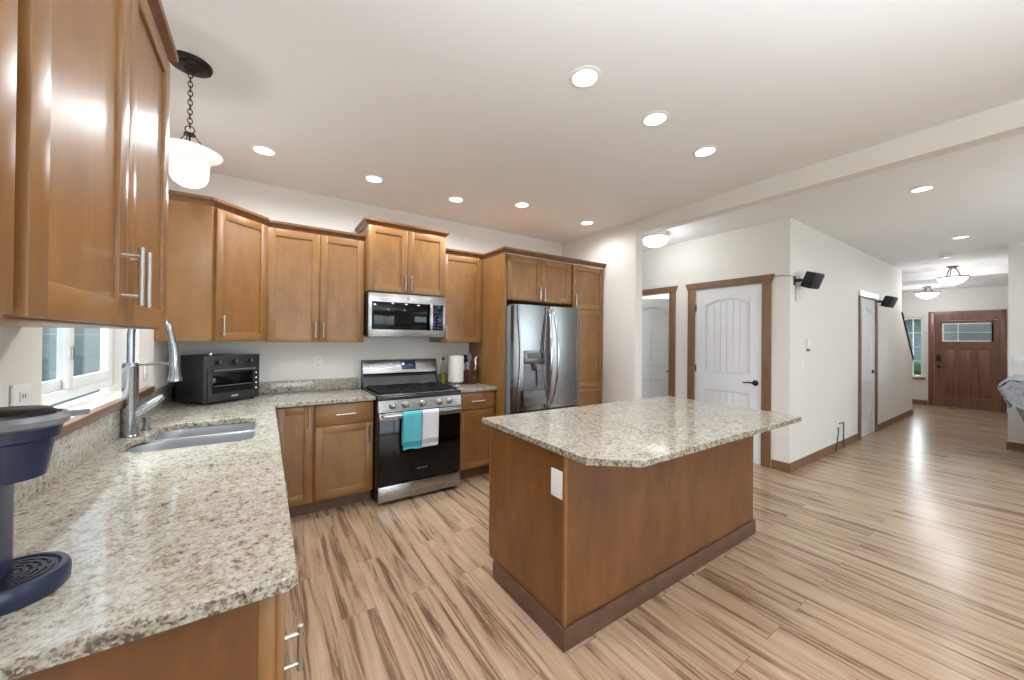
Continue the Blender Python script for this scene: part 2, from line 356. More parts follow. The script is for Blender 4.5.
CROWN = [(0, 0), (.006, 0), (.010, .012), (.022, .026), (.034, .034), (.036, .052), (0, .052)]
def crown(parent, path, z, pre=None, post=None, sc_=1.):
    g = G(); g.sweep(path, [(o*sc_, z+h*sc_) for o, h in CROWN], 0, pre, post); return g.build('crown_moulding', 'crown_wood', parent, True, 25)

def wall_cab(label, loc, rz, W, D, z0, z1, doors, name='wall_cabinet', crown_path=None, crown_z=None, pre=None, post=None, group=None):
    t = thing(name, label, 'cabinet', (loc[0], loc[1], z0), rz, group); h = z1-z0
    G().box(0, W, 0, D, 0, h, 0, .001).build('cabinet_body', 'maple_side', t)
    for (a, b, c, d, hx, hz) in doors: door(t, a, b, c-z0, d-z0, hx, None if hz is None else hz-z0)
    if crown_path: crown(t, crown_path, crown_z-z0, pre, post)
    return t

# near cabinets on the sink wall (front faces +X): local x -> world Y, local -y -> world X
wall_cab('glossy brown wall cabinet closest to the viewer, left of sink window', (-.302, .812), PI/2, .898, .296, 1.430, 2.34,
         [(.006, .452, 1.434, 2.335, .416, 1.55), (.456, .884, 1.434, 2.335, .482, 1.55)], 'wall_cabinet', [(0, 0), (.89, 0), (.89, .29)], 2.34, pre=(-1, 0))
wall_cab('brown wall cabinet cut off by the left edge of the photo', (-.302, .20), PI/2, .584, .296, 1.434, 2.34,
         [(.003, .298, 1.436, 2.335, .26, 1.55), (.302, .582, 1.436, 2.335, .34, 1.55)], 'wall_cabinet', [(0, 0), (.611, 0)], 2.34, post=(2, 0))
# corner cabinet with diagonal door
t = thing('corner_wall_cabinet', 'corner wall cabinet with diagonal door and broad plain side panel', 'cabinet', (-.6, 3.86, 1.375))
g = G(); P0 = [(.002, -.002), (.002, -.61), (.284, -.61), (.598, -.31), (.598, -.002)]; g.prism(P0, 0, .93); g.build('cabinet_body', 'maple_side', t, False)
dx, dy = .598-.284, -.31+.61; L = math.hypot(dx, dy); T = Matrix.Translation((.284, -.61, 0)) @ Matrix.Rotation(math.atan2(dy, dx), 4, 'Z')
door(t, .022, L-.008, .003, .922, .055, .11, T)
crown(t, [(.0, -.61), (.284, -.61), (.598, -.31)], .93, post=(1.3, -.31))
# cabinets over the back counter
YU = 3.56
wall_cab('two-door wall cabinet between corner cabinet and microwave', (.0, YU), 0, .748, .298, 1.366, 2.295,
         [(.004, .380, 1.368, 2.29, .352, 1.475), (.384, .744, 1.368, 2.29, .412, 1.475)], 'wall_cabinet', [(0, 0), (.748, 0)], 2.295, pre=(-.6, -.6))
wall_cab('raised two-door wall cabinet directly above the microwave', (.750, 3.45), 0, .744, .408, 1.829, 2.425,
         [(.004, .358, 1.833, 2.42, .332, 1.925), (.362, .740, 1.833, 2.42, .388, 1.925)], 'wall_cabinet', [(0, .40), (0, 0), (.744, 0), (.744, .40)], 2.425, post=None)
wall_cab('single-door wall cabinet between microwave and refrigerator panel', (1.497, YU), 0, .485, .298, 1.366, 2.29,
         [(.012, .481, 1.368, 2.285, .045, 1.475)], 'wall_cabinet', [(0, 0), (.485, 0)], 2.29)
t = wall_cab('two-door cabinet above the refrigerator with tall golden side panel', (2.006, 3.11), 0, .868, .748, 1.808, 2.272,
         [(.008, .440, 1.812, 2.268, .414, 1.89), (.444, .862, 1.812, 2.268, .472, 1.89)], 'wall_cabinet', [(-.02, .45), (-.02, -.02), (.868, -.02)], 2.274)
G().box(-.021, -.0015, -.02, .748, -1.807, .464).build('side_panel', 'maple_side', t)
t = thing('pantry_cabinet', 'tall narrow pantry cabinet right of the refrigerator', 'cabinet', (2.905, 3.11, .001))
G().box(0, .512, .0, .748, .10, 2.272, 0, .001).build('cabinet_body', 'maple_side', t)
G().box(.0, .512, .06, .70, 0, .10).build('toe_kick', 'toe_kick_wood', t, False)
door(t, .004, .50, 1.762, 2.266, .034, 1.86); door(t, .004, .50, .845, 1.754, .034, 1.0); door(t, .004, .50, .11, .838, .034, .74)
crown(t, [(-.029, -.02), (.512, -.02)], 2.274)
G().box(-.026, -.002, 0, .02, 1.81, 2.272).build('filler_strip', 'maple_side', t, False)

# base cabinets
def base_cab(label, loc, rz, W, D, parts, kick=True, ztop=.882):
    t = thing('base_cabinet', label, 'cabinet', (loc[0], loc[1], .001), rz)
    G().box(0, W, 0, D, .105, ztop, 0, .001).build('cabinet_body', 'maple_side', t)
    if kick: G().box(0, W, .06, .09, 0, .104).build('toe_kick', 'toe_kick_wood', t, False)
    for p in parts:
        if p[0] == 'door': door(t, *p[1:5], p[5], p[6], hl=(p[7] if len(p) > 7 else .14))
        else: drawer(t, *p[1:5], hx=(p[5] if len(p) > 5 else None))
    return t
YB = 3.27
base_cab('narrow single-door base cabinet in the counter corner', (.05, YB), 0, .269, .56, [('door', .02, .262, .13, .868, .235, .78)])
base_cab('base cabinet with drawer and door left of the range', (.321, YB), 0, .452, .56, [('drawer', .010, .447, .705, .868), ('door', .010, .447, .125, .695, .415, .60)])
base_cab('base cabinet with drawer and door right of the range', (1.546, YB), 0, .436, .56, [('drawer', .018, .425, .705, .868), ('door', .018, .425, .125, .695, .05, .60)])
# run under the sink counter: fronts face +X
XB = .022
t = base_cab('base cabinet with plain end panel under the nearest counter end', (XB, .932), PI/2, .60, .60, [('door', .008, .299, .125, .874, .048, .688, .10), ('door', .303, .594, .125, .874, .555, .695)])
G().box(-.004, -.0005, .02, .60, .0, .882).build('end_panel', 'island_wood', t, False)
G().box(-.006, -.0005, -.001, .028, .10, .882, 0, .001).build('end_stile', 'maple_vertical', t)
base_cab('base cabinet between the near end and the sink', (XB, 1.534), PI/2, .50, .60, [('drawer', .006, .494, .69, .868), ('door', .006, .494, .125, .68, .45, .60)])
sk = base_cab('sink base cabinet below the kitchen window', (XB, 2.036), PI/2, .90, .60, [('door', .006, .448, .125, .868, .415, .78), ('door', .452, .894, .125, .868, .485, .78)], ztop=.68)
t = thing('corner_base_cabinet', 'hidden corner base cabinet under the toaster oven', 'cabinet', (-.578, 2.95, .001))
G().box(0, .59, 0, .89, .105, .882).build('cabinet_body', 'maple_side', t, False); G().box(.0, .52, .0, .85, 0, .104).build('toe_kick', 'toe_kick_wood', t, False)

# ------------------------------------------------------------------ countertops
def slab(name, outline, holes, z0, z1, mats, parent=None, org=(0, 0, 0), bev=.006):
    bm = bmesh.new(); loops = []
    for lp in [outline]+holes:
        vs = [bm.verts.new((x-org[0], y-org[1], z1-org[2])) for x, y in lp]; es = [bm.edges.new((vs[i], vs[(i+1) % len(vs)])) for i in range(len(vs))]; loops.append((vs, es))
    bmesh.ops.triangle_fill(bm, edges=[e for l in loops for e in l[1]], use_beauty=True)
    for f in bm.faces:
        if f.normal.z < 0: f.normal_flip()
    ext = bmesh.ops.extrude_face_region(bm, geom=list(bm.faces)); nv = [v for v in ext['geom'] if isinstance(v, bmesh.types.BMVert)]
    for v in nv: v.co.z += (z0-z1)
    bmesh.ops.recalc_face_normals(bm, faces=bm.faces)
    top = z1-org[2]
    ee = [e for e in bm.edges if all(abs(v.co.z-top) < 1e-5 for v in e.verts) and any(abs(f.normal.z) < .3 for f in e.link_faces)]
    bmesh.ops.bevel(bm, geom=ee, offset=bev, segments=2, affect='EDGES', profile=.6)
    me = bpy.data.meshes.new(name)
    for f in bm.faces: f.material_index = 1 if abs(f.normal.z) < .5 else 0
    bm.to_mesh(me); bm.free()
    for q in mats: me.materials.append(M[q])
    o = bpy.data.objects.new(name, me); C.objects.link(o); o.location = org
    if parent: o.parent = parent
    return o
def rrect(x0, x1, y0, y1, r, n_=8):
    """rounded rect, r = radii of corners (x0y0, x1y0, x1y1, x0y1)"""
    out = []
    for (cx, cy, rr, a0) in ((x0+r[0], y0+r[0], r[0], PI), (x1-r[1], y0+r[1], r[1], 1.5*PI), (x1-r[2], y1-r[2], r[2], 0), (x0+r[3], y1-r[3], r[3], .5*PI)):
        for k in range(n_+1): a = a0+PI/2*k/n_; out.append((cx+rr*math.cos(a), cy+rr*math.sin(a)))
    return out
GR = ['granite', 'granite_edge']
t = thing('countertop', 'long speckled beige granite countertop around the sink and corner', 'countertop', (0, 0, .884))
bowlA = rrect(-.515, -.045, 2.165, 2.470, (.13, .06, .02, .10)); bowlB = rrect(-.465, -.045, 2.455, 2.765, (.02, .02, .07, .12))
hole = rrect(-.515, -.045, 2.165, 2.765, (.13, .06, .07, .12))
hole = [(-.385+.0, 2.165)] ; hole = []
for k in range(9): a = PI+PI/2*k/8; hole.append((-.392+.13*math.cos(a), 2.295+.13*math.sin(a)))
for k in range(9): a = 1.5*PI+PI/2*k/8; hole.append((-.105+.06*math.cos(a), 2.225+.06*math.sin(a)))
for k in range(9): a = PI/2*k/8; hole.append((-.115+.07*math.cos(a), 2.695+.07*math.sin(a)))
for k in range(9): a = PI/2+PI/2*k/8; hole.append((-.365+.10*math.cos(a), 2.665+.10*math.sin(a)))
hole += [(-.465, 2.54), (-.475, 2.51), (-.510, 2.47), (-.522, 2.42)]
slab('worktop', [(-.598, .885), (.045, .885), (.062, .902), (.062, 3.213), (.777, 3.213), (.777, 3.858), (-.598, 3.858)], [hole], 0, .030, GR, t)
G().box(-.598, -.578, .885, 3.83, .0305, .175, 1, .002).build('backsplash', ['granite', 'granite'], t)
G().box(-.577, .765, 3.838, 3.858, .0305, .132, 1, .002).build('backsplash', ['granite', 'granite'], t)
t = thing('countertop', 'short speckled granite countertop between range and refrigerator panel', 'countertop', (0, 0, .884))
slab('worktop', [(1.541, 3.213), (1.984, 3.213), (1.984, 3.858), (1.541, 3.858)], [], 0, .030, GR, t)
G().box(1.552, 1.984, 3.838, 3.858, .0305, .132, 1, .002).build('backsplash', ['granite', 'granite'], t)

# sink: two steel bowls under the cut-out
t = thing('kitchen_sink', 'stainless steel double bowl sink set under the granite counter', 'sink', (0, 0, .70))
def bowl(name, lp, z1, depth):
    cx = sum(p[0] for p in lp)/len(lp); cy = sum(p[1] for p in lp)/len(lp); rs = []
    def sc(k, z): return [(cx+(x-cx)*k, cy+(y-cy)*k, z) for x, y in lp]
    rs = [sc(1.02, z1-.002), sc(1.0, z1-.002), sc(.985, z1-.02), sc(.97, z1-depth*.8), sc(.90, z1-depth*.97), sc(.5, z1-depth), sc(.12, z1-depth-.004)]
    g = G(); g.rings(rs, 0, False, True); return g.build(name, 'sink_steel', t, True, 60)
zt = .884-.70
bowl('bowl', rrect(-.522, -.045, 2.165, 2.502, (.13, .06, .02, .12)), zt-.002, .17)
bowl('bowl', rrect(-.478, -.045, 2.514, 2.765, (.03, .02, .07, .10)), zt-.002, .17)
g = G(); g.tube([(-.50, 2.508, zt-.004), (-.046, 2.508, zt-.004)], .007, 8); g.build('divider_rim', 'sink_steel', t)
for y in (2.31, 2.62): G().lathe([(.001, .0), (.038, 0), (.042, .004), (.03, .006), (.001, .003)], (-.27, y, zt-.178), 20).build('drain', 'chrome', t)

# faucet
t = thing('kitchen_faucet', 'tall chrome pull-down faucet behind the sink', 'faucet', (-.548, 2.53, .9145))
G().lathe([(.034, 0), (.034, .006), (.030, .010), (.030, .34), (.031, .345), (.026, .36), (.001, .36)], (0, 0, 0), 28).build('faucet_body', 'brushed_chrome', t)
pth = [(0, 0, .34), (0, 0, .44), (0, 0, .50), (.004, 0, .54), (.016, 0, .572), (.036, 0, .596), (.062, 0, .606), (.090, 0, .600), (.112, 0, .580), (.130, 0, .548), (.143, 0, .505), (.152, 0, .46), (.158, 0, .41)]
G().tube(pth, [.0145]*len(pth), 16).build('spout', 'brushed_chrome', t)
g = G(); g.tube([(.154, 0, .455), (.158, 0, .42), (.162, 0, .36), (.163, 0, .30), (.163, 0, .275), (.163, 0, .262)], [.0175, .019, .020, .022, .029, .029], 18); g.build('spray_head', 'brushed_chrome', t)
g = G(); g.tube([(.02, 0, .352), (.158, 0, .352)], .006, 10); g.tube([(.160, 0, .338), (.160, 0, .366)], .023, 16); g.build('docking_arm', 'brushed_chrome', t)
g = G(); g.tube([(.015, .0, .11), (.045, .012, .128), (.075, .024, .150), (.108, .036, .180), (.114, .038, .186)], [.021, .020, .018, .015, .009], 16); g.build('lever', 'brushed_chrome', t)
g = G((-.515, 2.66, .9145)); g.lathe([(.020, 0), (.020, .004), (.016, .006), (.016, .05), (.018, .055), (.018, .065), (.001, .068)], (-.515, 2.66, .9145), 20)
tag(g.build('air_gap', 'brushed_chrome'), 'small chrome cap standing on counter behind the faucet', 'faucet accessory')

# ------------------------------------------------------------------ range
t = thing('gas_range', 'stainless and black gas range with five knobs', 'range', (.781, 3.135, .001)); RW = .756
g = G(); g.box(.002, RW-.002, .045, .70, .03, .885, 0, .003); g.box(.03, .08, .08, .12, 0, .03); g.box(RW-.08, RW-.03, .08, .12, 0, .03); g.box(.03, .08, .6, .64, 0, .03); g.box(RW-.08, RW-.03, .6, .64, 0, .03); g.build('range_body', 'black_enamel', t)
G().box(.006, RW-.006, .0, .044, .032, .160, 0, .004).build('bottom_drawer', 'stainless', t)
g = G(); g.box(.006, RW-.006, .0, .044, .168, .772, 0, .004); od = g.build('oven_door', 'black_glass', t)
G().box(.006, RW-.006, -.006, -.0005, .712, .774, 0, .002).build('door_trim', 'stainless', od)
g = G(); g.box(.02, RW-.02, -.075, -.045, .742, .774, 0, .009); g.box(.02, .055, -.046, -.006, .744, .772, 0, .004); g.box(RW-.055, RW-.02, -.046, -.006, .744, .772, 0, .004); g.build('oven_handle', 'stainless', od)
g = G()
for k in range(8): g.box(.335+k*.012, .343+k*.012, -.0012, -.0004, .262, .2705)
g.build('logo', 'grey_plastic', od, False)
cp = G(); cp.prism([(-.004, .782), (.05, .782), (.05, .878), (.010, .878)], .002, RW-.002, 'x'); cp.build('control_panel', 'stainless', t, False)
for kx in (.118, .226, .377, .536, .634):
    ax = Matrix.Rotation(PI/2+.12, 3, 'X')
    g = G(); g.lathe([(.030, 0), (.031, .006), (.024, .010), (.022, .030), (.019, .034), (.001, .034)], (kx, .002, .832), 24, ax=ax); k_ = g.build('knob', 'nickel', t)
    G().box(kx-.0045, kx+.0045, -.040, -.030, .812, .852, 0, .002).build('knob_grip', 'chrome', k_)
# cooktop with curved black front lip
g = G(); g.prism([(.002, .880), (-.006, .886), (-.004, .905), (.020, .921), (.69, .921), (.69, .886), (.04, .886)], .001, RW-.001, 'x'); g.build('cooktop', 'black_enamel', t, True, 30)
g = G(); g.box(.001, RW-.001, .012, .030, .9215, .927, 0, .002); g.box(.001, .012, .03, .56, .9215, .926); g.box(RW-.012, RW-.001, .03, .56, .9215, .926); g.build('cooktop_trim', 'stainless', t)
for i in range(3):
    x0 = .025+i*.238; x1 = x0+.230; g = G(); z0, z1 = .936, .946
    g.box(x0, x1, .05, .062, z0, z1); g.box(x0, x1, .538, .55, z0, z1); g.box(x0, x0+.012, .05, .55, z0, z1); g.box(x1-.012, x1, .05, .55, z0, z1)
    xm = (x0+x1)/2; g.box(xm-.006, xm+.006, .05, .55, z0, z1)
    for yy in (.13, .20, .30, .40, .47): g.box(x0, x1, yy-.005, yy+.005, z0, z1)
    for q in ((x0, .05), (x1-.012, .05), (x0, .538), (x1-.012, .538)): g.box(q[0], q[0]+.012, q[1], q[1]+.012, .9215, z0)
    g.build('grate', 'cast_iron', t, False)
for (bx, by, r_) in ((.14, .16, .045), (.14, .43, .035), (.378, .30, .05), (.615, .16, .04), (.615, .43, .045)):
    G().lathe([(r_, 0), (r_, .008), (r_*.8, .013), (.001, .013)], (bx, by, .9215), 20).build('burner', 'cast_iron', t)
bgd = G(); bgd.prism([(.56, .9215), (.69, .9215), (.69, 1.185), (.630, 1.185), (.585, 1.055), (.600, 1.040), (.600, 1.02)], .002, RW-.002, 'x'); b_ = bgd.build('backguard', 'black_enamel', t, False)
ang = math.atan2(.045, .13)
T = Matrix.Translation((0, .585, 1.056)) @ Matrix.Rotation(-ang, 4, 'X')
g = G(); g.T = T; g.box(.0, RW, -.006, -.0004, 0, .136, 0, .002); g.build('backguard_panel', 'stainless', b_)
g = G(); g.T = T; g.box(.375, .520, -.0085, -.0062, .030, .122, 0, .001); g.build('display', 'display_blue', b_)
g = G(); g.T = T; g.box(.385, .40, -.0095, -.0087, .08, .10); g.build('clock_digits', 'led_dot', b_, False)

# towels over the oven handle
def towel(name, label, x0, x1, zf, zb, mats, y0=3.135-.0775, fold=.0):
    ztop = .783; N_ = 14; g = G()
    rows = []
    yf = y0-.006; yb = 3.135-.040
    for k in range(15): q = k/14; rows.append((yf-.004*math.sin(q*3), zf+(ztop-.012-zf)*q))
    for k in range(1, 6): a = PI*k/6; rows.append(((yf+yb)/2-math.cos(a)*(yb-yf)/2, ztop-.012+.012*math.sin(a)))
    for k in range(9): rows.append((yb, ztop-.012-(ztop-.012-zb)*k/8))
    def surf(off):
        out = []
        for i, (y, z) in enumerate(rows):
            r = []
            for j in range(N_+1):
                u = j/N_; fl = max(0, 1-i/14) if i < 15 else 0
                yy = y-off*(1 if i < 17 else -1)-(.005*math.sin(u*9+1)*fl+.0015*math.sin(u*23)) * (1 if i < 15 else 0)
                r.append((x0+(x1-x0)*u-(.004*fl), yy if i < 15 or i > 19 else y, z+off*(1 if 14 <= i <= 20 else 0)+ (.004*math.sin(u*5)*fl if i == 0 else 0)))
            out.append(r)
        return out
    A, B = surf(.004), surf(0.); vs = [p for r in A for p in r]+[p for r in B for p in r]; nr = len(rows); w_ = N_+1; off = nr*w_; fs = []; ms = []
    for i in range(nr-1):
        for j in range(N_):
            a = i*w_+j; mi = 1 if i in (1, 2) else 0
            fs.append((a, a+1, a+w_+1, a+w_)); fs.append((a+off, a+w_+off, a+w_+1+off, a+1+off)); ms += [mi, mi]
    for i in range(nr-1):
        for j in (0, N_): a = i*w_+j; fs.append((a, a+w_, a+w_+off, a+off)); ms.append(0)
    for j in range(N_):
        for i in (0, nr-1): a = i*w_+j; fs.append((a, a+off, a+1+off, a+1)); ms.append(0)
    k0 = len(g.v); g.o = Vector(((x0+x1)/2, y0, zf)); g.add(vs, fs, 0); g.mi[:] = ms
    return tag(g.build(name, mats, None, True, 60), label, 'towel', 'towels on the oven handle')
towel('dish_towel', 'teal towel hanging from the oven handle', .965, 1.128, .470, .50, ['teal_cloth', 'teal_dark'])
towel('dish_towel', 'white towel with grey bands hanging from the oven handle', 1.132, 1.278, .478, .455, ['white_cloth', 'grey_band'])

# ------------------------------------------------------------------ microwave
t = thing('microwave', 'stainless over-the-range microwave with black window', 'microwave', (.754, 3.41, 1.418)); MW, MH = .736, .398
G().box(.002, MW-.002, .026, .44, .004, MH, 0, .002).build('microwave_body', 'black_enamel', t)
md = G(); md.box(0, MW, 0, .025, 0, MH, 0, .003); d_ = md.build('microwave_front', 'stainless', t)
G().box(.032, .572, -.003, -.0004, .070, .315, 0, .001).build('microwave_window', 'black_glass', d_)
g = G(); g.box(.030, .574, -.0015, -.0002, .066, .319); g.build('window_border', 'black_enamel', d_, False)
g = G(); g.box(.565, .590, -.042, -.026, .055, .325, 0, .006); g.box(.570, .586, -.028, -.0005, .06, .08); g.box(.570, .586, -.028, -.0005, .30, .32); g.build('microwave_handle', 'stainless', d_)
cpn = G().box(.600, .708, -.003, -.0004, .066, .318, 0, .001).build('control_panel', 'black_glass', t)
for r_ in range(6):
    g = G()
    for c in range(3): g.box(.612+c*.031, .634+c*.031, -.0042, -.0032, .082+r_*.030, .100+r_*.030)
    g.build('key_row', 'display_blue', cpn, False)
G().box(.635, .685, -.0042, -.0032, .278, .300).build('clock_display', 'display_blue', cpn, False)
g = G(); g.lathe([(.012, 0), (.012, .0015), (.001, .002)], (.36, -.0005, .357), 20, ax=Matrix.Rotation(PI/2, 3, 'X')); g.build('emblem', 'grey_plastic', d_)
g = G(); g.box(.06, .68, .04, .40, -.003, .0035); g.build('vent_grille', 'black_plastic', t, False)

# ------------------------------------------------------------------ refrigerator
FX, FYf, FW = 2.014, 2.955, .878
t = thing('refrigerator', 'stainless french door refrigerator with ice dispenser', 'refrigerator', (FX, FYf, .001))
G().box(0, FW, .07, .80, .03, 1.735, 0, .004).box(.04, .10, .12, .18, 0, .03).box(FW-.1, FW-.04, .12, .18, 0, .03).box(.04, .10, .7, .76, 0, .03).box(FW-.1, FW-.04, .7, .76, 0, .03).build('refrigerator_body', 'fridge_side_grey', t)
def fdoor(x0, x1, z0, z1, name, bow=.012):
    g = G(); nn = 10; poly = []
    for k in range(nn+1): u = k/nn; poly.append((x0+(x1-x0)*u, .012-bow*math.sin(PI*u)**.6))
    poly += [(x1, .066), (x0, .066)]
    g.prism(poly, z0, z1); return g.build(name, ['fridge_steel'], t, True, 30)
dl = fdoor(.0, .446, .690, 1.752, 'refrigerator_door'); dr = fdoor(.452, FW, .690, 1.752, 'refrigerator_door'); fz = fdoor(.0, FW, .06, .678, 'freezer_drawer')
g = G(); g.box(.02, .10, .08, .16, 1.7355, 1.758); g.box(FW-.10, FW-.02, .08, .16, 1.7355, 1.758); g.build('hinge_cover', 'grey_plastic', t, False)
# door profile grooves either side of the dispenser: curved shoulders
for (a, b, q) in ((.045, .10, -1), (.395, .35, 1)):
    g = G(); pts = []
    for k in range(13):
        u = k/12; z = .70+1.04*u; x = a+(b-a)*(.5-.5*math.cos(2*PI*u))*.5; pts.append((x, -.002, z))
    g.tube(pts, .010, 8, 0, True, .8); g.build('door_contour', 'stainless', dl)
# dispenser
dp = G(); dp.box(.118, .378, -.012, .004, 1.155, 1.293, 0, .006); dpo = dp.build('dispenser_panel', 'dark_stainless', dl)
g = G(); g.box(.15, .345, -.0135, -.0122, 1.215, 1.27, 0, .0005); g.build('dispenser_display', 'black_glass', dpo, False)
g = G(); g.box(.118, .378, -.004, .002, .875, 1.150, 0, .002); g.build('dispenser_recess', 'grey_plastic', dl)
g = G(); g.tube([(.225, -.010, 1.155), (.225, -.035, 1.12), (.225, -.030, 1.10)], .022, 14); g.tube([(.27, -.012, 1.10), (.27, -.022, .93)], .012, 10, 0, True, .5); g.build('dispenser_spout', 'black_plastic', dpo)
g = G(); g.prism([(-.006, .895), (-.020, .890), (-.024, .74), (-.004, .735)], .10, .395, 'x'); g.build('dispenser_apron', 'dark_stainless', dl, False)
for (xh, dd, q) in ((.425, dl, -1), (.475, dr, 1)):
    pts = []
    for k in range(17):
        u = k/16; z = .74+.98*u; pts.append((xh+q*.022*math.sin(PI*u), -.012-.068*math.sin(PI*u)**.7, z))
    G().tube(pts, [.013+.007*math.sin(PI*k/16) for k in range(17)], 14, 0, True, .8).build('door_handle', 'chrome', dd)
g = G(); g.tube([(.06, -.05, .60), (FW-.06, -.05, .60)], .011, 12); g.tube([(.08, -.05, .60), (.08, .004, .60)], .009, 8); g.tube([(FW-.08, -.05, .60), (FW-.08, .004, .60)], .009, 8); g.build('drawer_handle', 'chrome', fz)
g = G(); g.box(.80, .812, -.0015, .003, .735, .747); g.box(.816, .836, -.0015, .003, .735, .747); g.build('logo', 'grey_plastic', dr, False)
g = G(); pts = [(.84-.010*math.sin(PI*k/16), .004, .72+1.0*k/16) for k in range(17)]; g.tube(pts, .0035, 6); g.build('door_contour', 'dark_stainless', dr)

# ------------------------------------------------------------------ island
t = thing('kitchen_island', 'large brown wood kitchen island with plain paneled sides', 'island', (1.14, 1.25, .001)); IW, ID = 1.845, .69
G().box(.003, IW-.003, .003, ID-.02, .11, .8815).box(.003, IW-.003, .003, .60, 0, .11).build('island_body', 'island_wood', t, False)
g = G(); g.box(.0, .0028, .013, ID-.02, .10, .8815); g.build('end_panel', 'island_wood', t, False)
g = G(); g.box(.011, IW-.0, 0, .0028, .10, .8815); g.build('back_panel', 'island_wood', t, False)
g = G(); g.box(-.004, .010, -.004, .0025, .10, .8815, 0, .001); g.box(-.004, .0025, .0026, .012, .10, .8815, 0, .001); g.build('corner_post', 'maple_vertical', t)
g = G(); g.box(-.014, .0, -.014, .608, 0, .10, 0, .002); g.box(.0001, IW+.012, -.014, -.0001, 0, .10, 0, .002); g.box(IW, IW+.012, .0, .608, 0, .10, 0, .002); g.build('base_moulding', 'toe_kick_wood', t)
T = Matrix.Translation((IW, ID-.02, 0)) @ Matrix.Rotation(PI, 4, 'Z')
for i in range(4):
    w_ = IW/4; drawer(t, i*w_+.005, (i+1)*w_-.005, .69, .866, T); door(t, i*w_+.005, (i+1)*w_-.005, .125, .68, i*w_+(.04 if i % 2 else w_-.04), .60, T)
t = slab('island_countertop', [(1.118, 1.10), (1.295, .955), (2.94, .945), (2.962, .967), (3.0, 1.95), (1.13, 2.01)], [], .884, .914, GR, None, (1.14, 1.25, .884), .005)
tag(t, 'speckled granite slab with clipped front corner on the island', 'countertop')
def plate(label, loc, rz, w_=.072, h=.116, kind='outlet', name='outlet_plate', group=None):
    t = thing(name, label, kind, loc, rz, group)
    G().box(-w_/2, w_/2, -.006, -.0005, -h/2, h/2, 0, .002).build('cover_plate', 'white_plastic', t)
    if kind == 'outlet':
        for q in (-.026, .026):
            r_ = G().box(-.017, .017, -.0085, -.0062, q-.015, q+.015, 0, .001).build('receptacle', 'white_plastic', t)
            G().box(-.008, -.005, -.0092, -.0086, q-.005, q+.007).box(.005, .008, -.0092, -.0086, q-.005, q+.007).build('slot', 'cord_grey', r_, False)
    elif kind != 'cover':
        nsw = max(1, round(w_/.05)-0) if w_ > .08 else 1
        for i in range(nsw):
            cx = (i-(nsw-1)/2)*.046; G().box(cx-.016, cx+.016, -.0095, -.0062, -.033, .033, 0, .002).build('rocker', 'white_plastic', t)
    return t
plate('white outlet plate on the end of the island', (1.139, 1.305, .737), -PI/2, .078, .128, 'cover')
plate('white outlet on back wall left of the range', (.411, 3.859, 1.176), 0)
plate('white outlet plate on sink wall left of the window', (-.599, 1.70, 1.20), PI/2, .10, .13)
plate('white outlet near corner behind the toaster oven', (-.599, 3.05, 1.20), PI/2)
plate('white switch plate on hallway wall under the thermostat', (5.03, 1.613, 1.15), 0, .12, .116, 'switch', 'switch_plate')
plate('white switch plate on wall end above the sofa', (8.249, .28, 1.17), -PI/2, .12, .116, 'switch', 'switch_plate')
plate('white low outlet with grey cords on hallway wall', (6.22, 1.613, .33), 0, .09, .14)
t = thing('thermostat', 'small white thermostat above the hallway switch plate', 'thermostat', (5.19, 1.613, 1.385))
G().box(-.055, .02, -.022, -.0005, -.055, .055, 0, .004).build('thermostat_body', 'white_plastic', t); G().box(.03, .07, -.012, -.0005, -.02, .04, 0, .003).build('sensor', 'white_plastic', t)
G().box(-.045, .0, -.030, -.0005, -.085, -.058, 0, .003).build('clip', 'grey_plastic', t)
for (lab, p) in (('grey cord hanging left from the low hallway outlet', [(6.20, 1.598, .30), (6.16, 1.585, .26), (6.14, 1.59, .16), (6.09, 1.585, .06), (6.05, 1.58, .012)]), ('grey cord looping right from the low hallway outlet', [(6.24, 1.598, .34), (6.36, 1.585, .35), (6.38, 1.59, .24), (6.37, 1.588, .14), (6.37, 1.585, .012)])):
    g = G(p[-1]); g.tube(p, .007, 8); tag(g.build('power_cord', 'cord_grey'), lab, 'cord')

